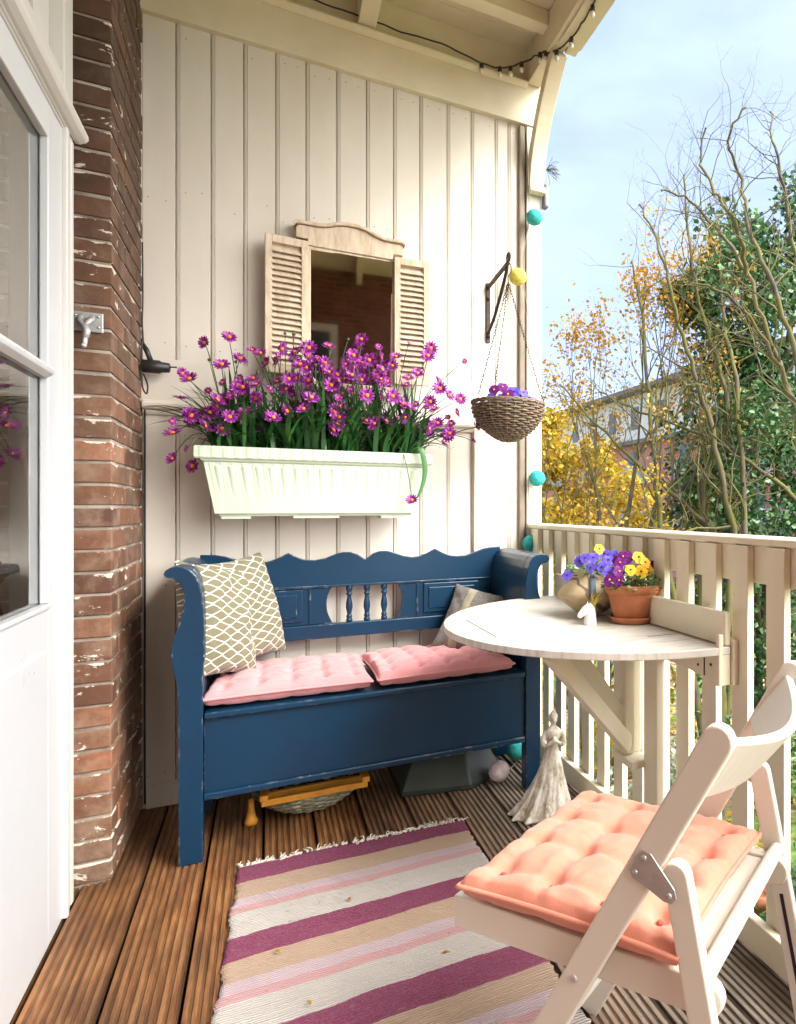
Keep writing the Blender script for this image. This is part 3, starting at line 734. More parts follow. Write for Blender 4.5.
mb = MB(); mb.tube(smoothpts([(-.398, 3.028, 1.49), (-.3985, 3.03, 1.2), (-.398, 3.03, .8), (-.399, 3.03, .4), (-.398, 3.03, .02)], 4), .0035, 6)
o = mb.build('cable', M['black'], None, origin=(-.398, 3.03, 0)); tag(o, 'thin dark cable down the corner between brick pier and boards', 'cable')

# ------------------------------------------------------------------ mirror with shutters
mi = thing('shuttered_mirror', 'weathered wooden mirror with carved top and two open louvred shutters', 'mirror', (.305, W - .02, 1.62))
mb = MB()
top = [(.140, 2.19), (.140, 2.215), (.098, 2.215), (.098, 2.255), (.105, 2.266), (.13, 2.268), (.18, 2.268), (.215, 2.274), (.25, 2.288), (.285, 2.294), (.325, 2.294), (.36, 2.288), (.395, 2.272), (.43, 2.262), (.47, 2.262), (.505, 2.262), (.512, 2.25), (.512, 2.215), (.470, 2.215), (.470, 2.19)]
mb.prism(top, 'y', W - .050, W - .012)
mb.build('carved_crest', M['shutter'], mi, bevel=.003)
mb = MB()
tl = [(.090, 2.258), (.098, 2.268), (.13, 2.270), (.18, 2.270), (.215, 2.276), (.25, 2.290), (.285, 2.296), (.325, 2.296), (.36, 2.290), (.395, 2.274), (.43, 2.264), (.505, 2.264), (.520, 2.256)]
tl2 = [(x, z_ + .014) for x, z_ in tl]
mb.prism(tl + tl2[::-1], 'y', W - .062, W - .010); mb.build('crest_moulding', M['shutter'], mi, bevel=.003)
mb = MB(); mb.box(.124, .152, W - .045, W - .010, 1.60, 2.189); mb.box(.462, .490, W - .045, W - .010, 1.60, 2.189); mb.box(.1521, .4619, W - .045, W - .010, 1.60, 1.64); mb.box(.1521, .4619, W - .043, W - .012, 2.176, 2.189)
mb.build('frame', M['shutter'], mi, bevel=.002)
tilt = Matrix.Translation((.307, W - .024, 1.9)) @ Matrix.Rotation(math.radians(4.2), 4, 'X') @ Matrix.Rotation(math.radians(-3), 4, 'Z')
mb = MB(); mb.mbox(tilt, .32, .004, .56); mb.build('mirror_glass', M['mirror'], mi)
def shutter(x0, x1, hx, ang):
    mb = MB(); h0, h1 = 1.655, 2.200; w_ = x1 - x0; st = .024
    y0, y1 = -.016, .004
    mb.box(x0, x0 + st, y0, y1, h0, h1); mb.box(x1 - st, x1, y0, y1, h0, h1); mb.box(x0 + st, x1 - st, y0, y1, h1 - .03, h1); mb.box(x0 + st, x1 - st, y0, y1, h0, h0 + .035)
    Mx = Matrix.Translation((hx, W - .050, 0)) @ Matrix.Rotation(ang, 4, 'Z') @ Matrix.Translation((-hx, 0, 0))
    mb.xf(Mx); o = mb.build('shutter', M['shutter'], mi, bevel=.0015)
    mb = MB(); z_ = h0 + .045
    while z_ < h1 - .036:
        mb.mbox(Matrix.Translation(((x0 + x1) / 2, -.007, z_)) @ Matrix.Rotation(math.radians(-38), 4, 'X'), w_ - 2 * st + .006, .004, .030); z_ += .0235
    mb.xf(Mx); mb.build('louvres', M['shutter'], o)
    mb = MB(); mb.box(x0 + st, x1 - st, .004, .007, h0 + .03, h1 - .025); mb.xf(Mx); mb.build('back_panel', M['shutter'], o)
shutter(-.012, .140, .140, math.radians(5)); shutter(.474, .618, .474, math.radians(-4))

# ------------------------------------------------------------------ planter box on the wall
PY = 2.90
pb = thing('planter_box', 'pale green white fluted plastic planter box fixed to the board wall', 'planter', (.182, PY, 1.078))
def planter_ring(hx, hy, z_, amp=0, nf=17, zf=None):
    ring = []; n = nf * 8
    for i in range(n + 1):
        u = i / n; x = -hx + 2 * hx * u; ring.append((x, -hy - amp * abs(math.sin(PI * nf * u)), z_))
    ns = 3 * 8
    for i in range(1, ns): u = i / ns; ring.append((hx + amp * abs(math.sin(PI * 4 * u)), -hy + 2 * hy * u, z_))
    for i in range(n, -1, -1):
        u = i / n; ring.append((-hx + 2 * hx * u, hy, z_))
    for i in range(ns - 1, 0, -1): u = i / ns; ring.append((-hx - amp * abs(math.sin(PI * 4 * u)), -hy + 2 * hy * u, z_))
    return [(x + .182, y + PY, z__ + 0) for x, y, z__ in ring]
mb = MB(); lv = [(.335, .058, 1.090, 0), (.337, .060, 1.098, 0), (.340, .062, 1.118, 0), (.3415, .063, 1.122, .008), (.362, .078, 1.270, .009), (.365, .080, 1.283, .001), (.390, .092, 1.291, 0), (.392, .094, 1.297, 0)]
rings = [planter_ring(*l) for l in lv]; n = len(rings[0])
rim = [(.408, .100, 1.299), (.411, .102, 1.303), (.411, .102, 1.338), (.407, .100, 1.343), (.395, .090, 1.343), (.392, .088, 1.335), (.35, .07, 1.10)]
def rr_ring(hx, hy, z_, rib=0):
    r = planter_ring(hx, hy, z_, 0)
    if rib: r = [(x + 0, y - (.0012 if (k // 3) % 2 else 0) * (1 if y < PY - .05 else 0), z__) for k, (x, y, z__) in enumerate(r)]
    return r
rings += [rr_ring(a, b, c_, 1 if 1.30 < c_ < 1.34 else 0) for a, b, c_ in rim]
vs = [p for r in rings for p in r]
fs = [(i * n + j, i * n + (j + 1) % n, (i + 1) * n + (j + 1) % n, (i + 1) * n + j) for i in range(len(rings) - 1) for j in range(n)]
fs += [tuple(range(n - 1, -1, -1)), tuple((len(rings) - 1) * n + j for j in range(n))]
mb.add(vs, fs, False)
mb.box(-.148, -.055, PY - .057, PY + .05, 1.080, 1.0898); mb.box(.085, .245, PY - .057, PY + .05, 1.081, 1.0898); mb.box(.40, .513, PY - .057, PY + .05, 1.080, 1.0898)
mb.build('box', M['planter'], pb)
for cx_ in (.035, .33):
    mb = MB(); mb.tube([(cx_ + .020 * math.cos(PI + PI * i / 10), PY - .064, 1.116 + .009 * math.sin(PI + PI * i / 10)) for i in range(11)] + [(cx_ - .02, PY - .064, 1.116)], .0016, 6)
    mb.build('drain_mark', simple('grey_groove_' , (.42, .46, .40), .6), pb)
for cx_ in (-.05, .42):
    mb = MB(); mb.box(cx_ - .012, cx_ + .012, PY + .103, W - .0015, 1.32, 1.345); mb.box(cx_ - .012, cx_ + .012, W - .006, W - .0015, 1.20, 1.319); mb.build('wall_bracket', M['steel'], pb)
mb = MB(); mb.box(-.205, .57, PY - .087, PY + .087, 1.302, 1.318); mb.build('soil', M['soil'], pb)

# flowers of the planter: five plants side by side
def petal_ring(mb, n, r0, r1, wdt, lift, rr, k0=0):
    for k in range(n):
        a = 2 * PI * k / n + k0 + rr.uniform(-.08, .08); c, s = math.cos(a), math.sin(a)
        def P(r, t, z_): return (c * r - s * t, s * r + c * t, z_)
        z1 = lift + rr.uniform(-.002, .002)
        mb.add([P(r0, 0, 0), P((r0 + r1) * .55, -wdt, z1 * .6), P(r1, -wdt * .45, z1), P(r1 * 1.03, 0, z1), P(r1, wdt * .45, z1), P((r0 + r1) * .55, wdt, z1 * .6)], [(0, 1, 2, 3), (0, 3, 4, 5)])
flower_meshes = []
for v_ in range(4):
    rr = random.Random(40 + v_); mb = MB(); petal_ring(mb, 13, .003, .021 + .002 * v_ / 3, .0042, .004 + .004 * (v_ % 2), rr); petal_ring(mb, 11, .002, .016, .004, .009, rr, .3)
    f = mb.build('flower', M['petmag'], None); mb = MB(); mb.ball((0, 0, .004), .0062, 10, (1, 1, .7)); c_ = mb.build('flower_centre', M['orange'], f)
    flower_meshes.append((f.data, c_.data)); bpy.data.objects.remove(c_); bpy.data.objects.remove(f)
FL = [(-0.291,2.778,1.42),(-0.291,2.827,1.293),(-0.288,2.799,1.377),(-0.27,2.837,1.507),(-0.268,2.84,1.597),(-0.243,2.75,1.325),(-0.235,2.742,1.563),(-0.236,2.874,1.271),(-0.198,2.781,1.407),(-0.193,2.777,1.703),(-0.194,2.899,1.555),(-0.184,2.815,1.466),(-0.173,2.874,1.382),(-0.146,2.816,1.637),(-0.147,2.842,1.41),(-0.14,2.764,1.565),(-0.132,2.842,1.519),(-0.127,2.879,1.754),(-0.102,2.824,1.459),(-0.092,2.859,1.674),(-0.089,2.847,1.602),(-0.076,2.75,1.553),(-0.067,2.861,1.483),(-0.052,2.835,1.706),(-0.036,2.788,1.568),(-0.035,2.745,1.519),(-0.033,2.878,1.421),(-0.024,2.816,1.692),(0.017,2.855,1.523),(0.032,2.881,1.603),(0.034,2.854,1.678),(0.043,2.887,1.734),(0.058,2.803,1.482),(0.082,2.868,1.557),(0.092,2.811,1.709),(0.094,2.89,1.52),(0.098,2.881,1.622),(0.105,2.756,1.652),(0.136,2.762,1.6),(0.141,2.775,1.536),(0.19,2.894,1.453),(0.204,2.81,1.645),(0.208,2.84,1.65),(0.212,2.788,1.592),(0.218,2.821,1.425),(0.233,2.796,1.547),(0.244,2.834,1.517),(0.26,2.833,1.688),(0.265,2.885,1.638),(0.266,2.849,1.431),(0.307,2.889,1.663),(0.31,2.877,1.496),(0.334,2.899,1.808),(0.353,2.847,1.719),(0.368,2.766,1.451),(0.387,2.878,1.664),(0.397,2.894,1.783),(0.401,2.885,1.741),(0.416,2.831,1.47),(0.428,2.854,1.715),(0.431,2.774,1.566),(0.448,2.873,1.707),(0.455,2.832,1.737),(0.487,2.786,1.616),(0.489,2.75,1.64),(0.513,2.877,1.809),(0.529,2.898,1.529),(0.505,2.754,1.15),(0.53,2.868,1.449),(0.535,2.806,1.673),(0.562,2.764,1.528),(0.572,2.787,1.746),(0.596,2.863,1.441),(0.602,2.88,1.801),(0.574,2.747,1.554),(0.61,2.838,1.479),(0.595,2.747,1.519),(0.627,2.855,1.66),(0.623,2.793,1.616),(0.657,2.881,1.394),(0.68,2.897,1.515),(0.669,2.821,1.596),(0.695,2.9,1.486),(0.688,2.79,1.521),(0.694,2.752,1.572),(0.735,2.836,1.753),(0.747,2.745,1.401),(0.769,2.772,1.465)]
rf = random.Random(77)
extra = []
for i in range(120):
    ex = rf.gauss(.20, .23); ex = max(-.24, min(.66, ex)); dome = 1.74 - .30 * ((ex - .2) / .45) ** 2
    extra.append((ex, rf.uniform(2.745, 2.93), rf.uniform(1.44, dome)))
ALLF = FL + extra
cells = [(-.10, 'leftmost flowering plant in the planter, stems arching over the box end toward the brick pier'),
         (.05, 'second flowering plant from the left in the planter, below the left mirror shutter'),
         (.19, 'middle flowering plant in the planter, in front of the mirror glass'),
         (.34, 'fourth flowering plant in the planter, below the right mirror shutter'),
         (.48, 'rightmost flowering plant in the planter, trailing one flower below the rim')]
fcount = 0
for ci, (cx_, lab) in enumerate(cells):
    base = Vector((cx_, PY, 1.318))
    pl = thing('flowering_plant', lab, 'flowers', base, 0, 'magenta daisy plants in the planter box')
    mine = [q for q in ALLF if min(range(5), key=lambda k: abs(cells[k][0] - (q[0] * .85 + .03))) == ci]
    ms = MB(); ml = MB()
    for (x, y, z_) in mine:
        b0 = base + Vector((rf.uniform(-.05, .05), rf.uniform(-.03, .04), 0)); e = Vector((x, y, z_))
        hor = Vector((e.x - b0.x, e.y - b0.y, 0))
        if e.z < 1.45 and abs(e.x - b0.x) > .06 or e.z < 1.3: mid = b0 + hor * .55 + Vector((0, -.01, max(.16, (e.z - b0.z) * .9 + .08)))
        else: mid = b0 + hor * .35 + Vector((0, 0, (e.z - b0.z) * .62))
        pts = [b0.lerp(mid, t).lerp(mid.lerp(e, t), t) for t in [i / 8 for i in range(9)]]
        ms.tube(pts, [.0018] * 8 + [.0012], 5)
        f_m, c_m = flower_meshes[rf.randrange(4)]
        f = bpy.data.objects.new('flower', f_m); COL.objects.link(f); f.parent = pl; f.location = e - base
        d = (Vector((rf.gauss(0, .55) + (e.x - cx_) * 1.2, -.75 + rf.gauss(0, .3), .35 + rf.gauss(0, .5)))).normalized()
        f.rotation_euler = d.to_track_quat('Z', 'Y').to_euler(); s_ = rf.uniform(1.08, 1.42) * (.6 if fcount % 5 == 0 else 1); f.scale = (s_, s_, s_)
        c_ = bpy.data.objects.new('flower_centre', c_m); COL.objects.link(c_); c_.parent = f; fcount += 1
    for k in range(13):   # buds
        e = Vector((cx_ + rf.uniform(-.12, .12), 2.84 + rf.uniform(-.08, .08), rf.uniform(1.42, 1.80 if ci not in (0, 4) else 1.68)))
        b0 = base + Vector((rf.uniform(-.04, .04), rf.uniform(-.03, .04), 0)); mid = b0.lerp(e, .5) + Vector((0, .01, .04))
        ms.tube([b0.lerp(mid, t).lerp(mid.lerp(e, t), t) for t in [i / 6 for i in range(7)]], [.0016] * 6 + [.001], 5)
        ms.ball(e, .0055, 8, (1, 1, 1.2))
    ms.build('stems', M['stem'], pl)
    nl = 88
    for k in range(nl):
        side = (cx_ - .19) * 1.1 + rf.gauss(0, .42)
        ln = rf.uniform(.16, .36); b0 = base + Vector((rf.uniform(-.075, .075), rf.uniform(-.06, .06), -.005))
        out_ = Vector((side, rf.uniform(-.8, .35), 0)); out_ = out_.normalized() * min(out_.length, 1) if out_.length > 0 else out_
        up = 1.0; p = b0.copy(); d = (Vector((out_.x * .35, out_.y * .3, 1))).normalized(); pts = [p.copy()]; drp = rf.uniform(.05, .30)
        for s_ in range(9):
            p = p + d * ln / 9; d = (d + Vector((out_.x * drp, out_.y * drp * .7, -drp * .75 * (.3 + s_ / 6)))).normalized(); pts.append(p.copy())
        for q in pts: q.y = min(q.y, W - .02)
        wmax = rf.uniform(.006, .0105); sdv = d.cross(Vector((0, 0, 1))); sdv = (sdv.normalized() if sdv.length > .1 else Vector((1, 0, 0)))
        sdv = (sdv + Vector((rf.uniform(-.4, .4), rf.uniform(-.3, .3), 0))).normalized()
        vs = []
        for i, q in enumerate(pts):
            t = i / 9; ww = wmax * (min(1, .5 + t * 2) * (1 - t ** 3)) + .0003
            vs += [q - sdv * ww, q + Vector((0, 0, -ww * .35)), q + sdv * ww]
        ml.add(vs, [(3 * i + a, 3 * i + a + 1, 3 * i + a + 4, 3 * i + a + 3) for i in range(9) for a in (0, 1)], True)
    if ci == 4:  # trailing pale green strap over the rim with a flower at its end
        pts = smoothpts([(.50, PY - .06, 1.32), (.535, PY - .12, 1.37), (.555, PY - .135, 1.31), (.553, PY - .14, 1.24), (.53, PY - .145, 1.17), (.51, PY - .146, 1.155)], 4)
        vs = []
        for i, q in enumerate(pts):
            t = i / (len(pts) - 1); ww = .010 * math.sin(PI * min(1, .25 + t * .75)) + .001
            vs += [q - Vector((ww, 0, 0)), q + Vector((0, -.002, 0)), q + Vector((ww, 0, 0))]
        ml.add(vs, [(3 * i + a, 3 * i + a + 1, 3 * i + a + 4, 3 * i + a + 3) for i in range(len(pts) - 1) for a in (0, 1)], True)
    ml.build('leaves', M['strap'], pl)

# ------------------------------------------------------------------ hanging basket
br = thing('iron_bracket', 'rusty wrought iron wall bracket holding the hanging basket', 'bracket', (.90, W, 1.92))
mb = MB(); mb.box(.889, .909, W - .010, W - .0015, 1.895, 2.175); mb.build('wall_plate', M['iron'], br, bevel=.002)
mb = MB(); mb.bar((.899, W - .008, 2.155), (.894, 2.715, 2.170), .009, .020); mb.tube([(.894, 2.72 + .018 * math.cos(t * .7), 2.190 + .018 * math.sin(t * .7)) for t in range(-2, 7)], .006, 8); mb.build('arm', M['iron'], br, bevel=.001)
mb = MB(); mb.tube(smoothpts([(.899, W - .010, 1.94), (.897, 2.93, 1.99), (.895, 2.80, 2.09), (.894, 2.735, 2.158)], 5), .0075, 8); mb.build('strut', M['iron'], br)
mb = MB(); mb.ball((.899, W - .014, 2.10), .009, 10); mb.ball((.899, W - .014, 1.925), .009, 10); mb.build('bolt_heads', M['iron'], br)
BX, BY = .894, 2.722
hb = thing('hanging_basket', 'round brown wicker hanging basket on three chains', 'hanging basket', (BX, BY, 1.405))
def wicker_bowl(mb, cx_, cy, z0, R0, H, rows, nst, th, prof):
    # stakes
    for k in range(nst):
        a = 2 * PI * k / nst
        mb.tube([(cx_ + prof(t)[0] * R0 * math.cos(a), cy + prof(t)[0] * R0 * math.sin(a), z0 + prof(t)[1] * H) for t in [i / 10 for i in range(11)]], th * .8, 5)
    for r_ in range(rows):
        t = (r_ + .5) / rows; rad, zz = prof(t); ph = r_ % 2; n = nst * 4; pts = []
        for i in range(n + 1):
            a = 2 * PI * i / n; rr = rad * R0 + th * 1.15 * math.cos(a * nst / 2 + ph * PI); pts.append((cx_ + rr * math.cos(a), cy + rr * math.sin(a), z0 + zz * H + random.Random(r_ * 999 + i).uniform(-.0006, .0006)))
        mb.tube(pts, th, 5, cap=False)
prof = lambda t: (math.sin(min(t * 1.12 + .06, 1.18) * PI / 2 * .92) ** .8, t ** 1.15)
mb = MB(); wicker_bowl(mb, BX, BY, 1.405, .148, .160, 19, 26, .0042, prof); mb.build('wicker_bowl', M['wicker'], hb)
mb = MB()
for ph in (0, 1):
    mb.tube([(BX + (.152) * math.cos(a) , BY + (.152) * math.sin(a), 1.566 + .004 * math.sin(a * 14 + ph * PI)) for a in [2 * PI * i / 120 for i in range(121)]], .0048, 6, cap=False)
mb.build('rim', M['wicker'], hb)
mb = MB(); mb.lathe([(.001, .155), (.138, .150)] + [(.140 * prof(t)[0], .160 * t) for t in (.9, .7, .5, .3, .15, .05)] + [(.001, .004)], 32, (BX, BY, 1.405)); mb.build('liner', M['soil'], hb)
apex = Vector((BX, BY, 2.085))
def chain(p, q, pitch_=.0125):
    mb = MB(); p = Vector(p); q = Vector(q); d = (q - p); n = int(d.length / pitch_); d.normalize(); a = d.cross(Vector((0, 1, .2))).normalized(); b = d.cross(a)
    for i in range(n):
        c_ = p + d * (i + .5) * pitch_; s_, o_ = (a, b) if i % 2 else (b, a); pts = []
        for k in range(13):
            t = 2 * PI * k / 12; pts.append(c_ + d * math.cos(t) * .0085 + s_ * math.sin(t) * .0042)
        mb.tube(pts, .0012, 4, cap=False)
    return mb
for a in (math.radians(195), math.radians(-20), math.radians(100)):
    chain(apex, (BX + .148 * math.cos(a), BY + .148 * math.sin(a), 1.575)).build('chain', M['iron'], hb)
mb = MB(); mb.tube(smoothpts([(BX, BY, 2.085), (BX, BY, 2.11), (BX + .012, BY, 2.13), (BX + .012, BY, 2.158), (BX, BY, 2.172), (BX - .01, BY, 2.160)], 5), .0025, 6); mb.build('hook', M['iron'], hb)

# ------------------------------------------------------------------ pansies
def pansy_mesh(mat, seed):
    rr = random.Random(seed); mb = MB()
    for k, a in enumerate((PI / 2 - .5, PI / 2 + .5, PI + .1, -.1, -PI / 2)):
        s_ = .011 if k < 4 else .013; cx_, cy = math.cos(a) * s_ * .75, math.sin(a) * s_ * .75; vs = [(0, 0, .002 + k * .0006)]
        for i in range(9):
            t = 2 * PI * i / 8; vs.append((cx_ + math.cos(t) * s_ * .95, cy + math.sin(t) * s_ * .85, .001 + k * .0008 + .002 * math.sin(t * 3 + k)))
        mb.add(vs, [(0, i, i + 1) for i in range(1, 9)], True)
    f = mb.build('flower', mat, None); mb = MB(); mb.ball((0, 0, .005), .003, 8, (1, 1, .6)); c_ = mb.build('flower_centre', M['dark'] if mat is not M['petpurp'] else M['petyel'], f)
    r_ = (f.data, c_.data); bpy.data.objects.remove(c_); bpy.data.objects.remove(f); return r_
PM = {'b': pansy_mesh(M['petblue'], 1), 'p': pansy_mesh(M['petpurp'], 2), 'y': pansy_mesh(M['petyel'], 3)}
def pansy_plant(label, base, rad, hgt, flowers, nleaf, seed, group='pansies in pots', fs=1.0):
    rr = random.Random(seed); base = Vector(base); pl = thing('pansy_plant', label, 'pansies', base, 0, group)
    ml = MB()
    for k in range(nleaf):
        a = rr.uniform(0, 2 * PI); r_ = rad * math.sqrt(rr.random()); zz = hgt * rr.uniform(.0, .85) * (1 - (r_ / rad) ** 2 * .55)
        c_ = base + Vector((r_ * math.cos(a), r_ * math.sin(a), zz)); d = Vector((math.cos(a), math.sin(a), rr.uniform(-.4, 1))).normalized()
        s_ = d.cross(Vector((0, 0, 1))).normalized(); nrm = s_.cross(d); ln = rr.uniform(.010, .020); ww = ln * rr.uniform(.3, .45)
        s_ = (s_ + nrm * rr.uniform(-.7, .7)).normalized()
        ml.add([c_, c_ + d * ln * .4 - s_ * ww, c_ + d * ln, c_ + d * ln * .4 + s_ * ww, c_ + d * ln * .45 + nrm * .002], [(0, 1, 4), (1, 2, 4), (2, 3, 4), (3, 0, 4)], True)
    ml.build('leaves', M['pansyleaf'], pl); ms = MB()
    for (x, y, z_, kind) in flowers:
        e = base + Vector((x, y, z_)); ms.tube([base + Vector((x * .4, y * .4, 0)), base + Vector((x * .8, y * .8, z_ * .6)), e], .0011, 5)
        f = bpy.data.objects.new('flower', PM[kind][0]); COL.objects.link(f); f.parent = pl; f.location = e - base
        d = Vector((x * 5 - .35 + rr.gauss(0, .25), -.8 + y * 3, .3 + rr.gauss(0, .2))).normalized(); q = d.to_track_quat('Z', 'Y'); f.rotation_euler = q.to_euler(); s_ = rr.uniform(.9, 1.15) * fs; f.scale = (s_,) * 3
        c_ = bpy.data.objects.new('flower_centre', PM[kind][1]); COL.objects.link(c_); c_.parent = f
    ms.build('stems', M['stem'], pl); return pl
pansy_plant('blue violet pansies filling the hanging wicker basket', (BX, BY, 1.558), .11, .05,
            [(-.02, -.06, .035, 'b'), (.01, -.05, .05, 'b'), (.03, -.06, .035, 'b'), (.055, -.03, .03, 'b'), (.08, -.02, .025, 'b'), (-.07, -.03, .055, 'p'), (-.025, 0, .075, 'p'), (.02, 0, .06, 'b'), (-.05, -.06, .02, 'b'), (.065, .01, .05, 'p'), (.0, -.08, .02, 'b'), (-.09, -.05, .02, 'b'), (.10, -.05, .02, 'b'), (.04, -.08, .045, 'b'), (-.03, -.09, .03, 'p')], 380, 4, fs=1.3)

# ------------------------------------------------------------------ bench
BC = .3555
bn = thing('painted_bench', 'dark blue painted wooden settle with scrolled arms and carved wavy back', 'bench', (BC, 2.73, 0))
outer = [(-.240, 0), (-.240, .30), (-.241, .52), (-.246, .58), (-.256, .63), (-.259, .67), (-.254, .71), (-.243, .745), (-.233, .78), (-.2265, .82), (-.2265, .85), (-.231, .872), (-.240, .888), (-.252, .897), (-.266, .899), (-.275, .905), (-.278, .915), (-.274, .926), (-.262, .934), (-.245, .937), (-.226, .934), (-.208, .924), (-.196, .906), (-.188, .88), (-.182, .85), (-.178, .80), (-.176, .74), (-.174, .66), (-.1745, .64), (-.178, .63), (-.179, .60), (-.179, 0)]
def endpanel(pts, mirror):
    f = (lambda x: 2 * BC - x) if mirror else (lambda x: x)
    up = [(f(x), z_) for x, z_ in pts if z_ > .19]; lo = f(-.240), f(-.179)
    up = [(lo[0], .19)] + up + [(lo[1], .19)]
    mb = MB(); mb.prism(up, 'y', 2.545, 2.955); ep = mb.build('end_panel', M['blue'], bn, bevel=.003)
    mb = MB(); mb.prism([(x + (-.003 if x < BC and x < -.2 else .0), z_) for x, z_ in [(f(a), b) for a, b in pts]], 'y', 2.488, 2.5445); mb.build('front_leg', M['blue'], bn, bevel=.003)
    a, b = sorted(lo); mb = MB(); mb.box(a, b, 2.90, 2.955, 0, .188); mb.build('rear_leg', M['blue'], bn, bevel=.003)
endpanel(outer, False); endpanel(outer, True)
xi0, xi1 = -.178, 2 * BC + .178
mb = MB(); mb.box(xi0, xi1, 2.503, 2.525, .195, .448); mb.build('front_apron', M['blue'], bn, bevel=.002)
mb = MB(); mb.box(xi0, xi1, 2.492, 2.5028, .190, .213); mb.build('base_moulding', M['blue'], bn, bevel=.005)
mb = MB(); mb.box(xi0, xi1, 2.526, 2.93, .20, .215); mb.box(xi0, xi1, 2.915, 2.93, .216, .448); mb.build('chest_bottom', M['blue'], bn)
mb = MB(); mb.box(xi0 + .002, xi1 - .002, 2.486, 2.94, .4495, .470); mb.build('seat_lid', M['blue'], bn, bevel=.005, seg=3)
def Z(zl): return zl
rel = [(0, .906), (.012, .914), (.03, .928), (.055, .937), (.085, .938), (.11, .932), (.15, .916), (.19, .908), (.22, .911), (.25, .922), (.275, .936), (.285, .941), (.295, .936), (.32, .922), (.35, .910), (.385, .906), (.42, .908), (.46, .920), (.50, .935), (.53, .941), (.578, .943)]
crest = [(BC - x, z_) for x, z_ in rel[::-1]] + [(BC + x, z_) for x, z_ in rel[1:]]
mb = MB(); mb.prism(crest + [(BC + .578, .8005), (BC - .578, .8005)], 'y', 2.958, 2.980)
mb.build('crest_board', M['blue'], bn, bevel=.003)
bulge = [(.125, .80), (.135, .785), (.144, .762), (.1475, .735), (.146, .705), (.140, .682), (.131, .662), (.122, .648)]
for sgn in (-1, 1):
    mb = MB(); mb.prism([(BC + sgn * x, z_) for x, z_ in bulge] + [(BC + sgn * .578, .648), (BC + sgn * .578, .80)], 'y', 2.960, 2.980); mb.build('back_board', M['blue'], bn, bevel=.0025)
    a, b = sorted((BC + sgn * .235, BC + sgn * .475))
    mb = MB(); mb.box(a, b, 2.952, 2.9585, .664, .792); o = mb.build('raised_panel', M['blue'], bn, bevel=.003)
    mb = MB(); mb.box(a + .02, b - .02, 2.947, 2.9525, .682, .774); mb.build('inner_panel', M['blue'], o, bevel=.004)
    mb = MB(); mb.box(*sorted((BC + sgn * .205, BC + sgn * .212)), 2.9555, 2.9595, .65, .80); mb.build('joint_bead', M['blue'], bn, bevel=.001)
mb = MB(); mb.box(BC - .578, BC + .578, 2.952, 2.982, .590, .6475); mb.build('lower_rail', M['blue'], bn, bevel=.004)
mb = MB(); mb.box(BC - .578, BC + .578, 2.9525, 2.9578, .797, .806); mb.build('upper_bead', M['blue'], bn, bevel=.002)
sp_prof = [(.009, 0), (.0125, .002), (.0125, .012), (.009, .016), (.012, .022), (.012, .026), (.008, .031), (.010, .044), (.0135, .060), (.0125, .078), (.009, .096), (.0075, .108), (.012, .114), (.012, .119), (.008, .124), (.011, .130), (.0125, .138), (.0125, .150), (.009, .153)]
for dx in (-.068, 0, .068):
    mb = MB(); mb.lathe(sp_prof, 18, (BC + dx + .006, 2.969, .6475)); mb.build('spindle', M['blue'], bn)

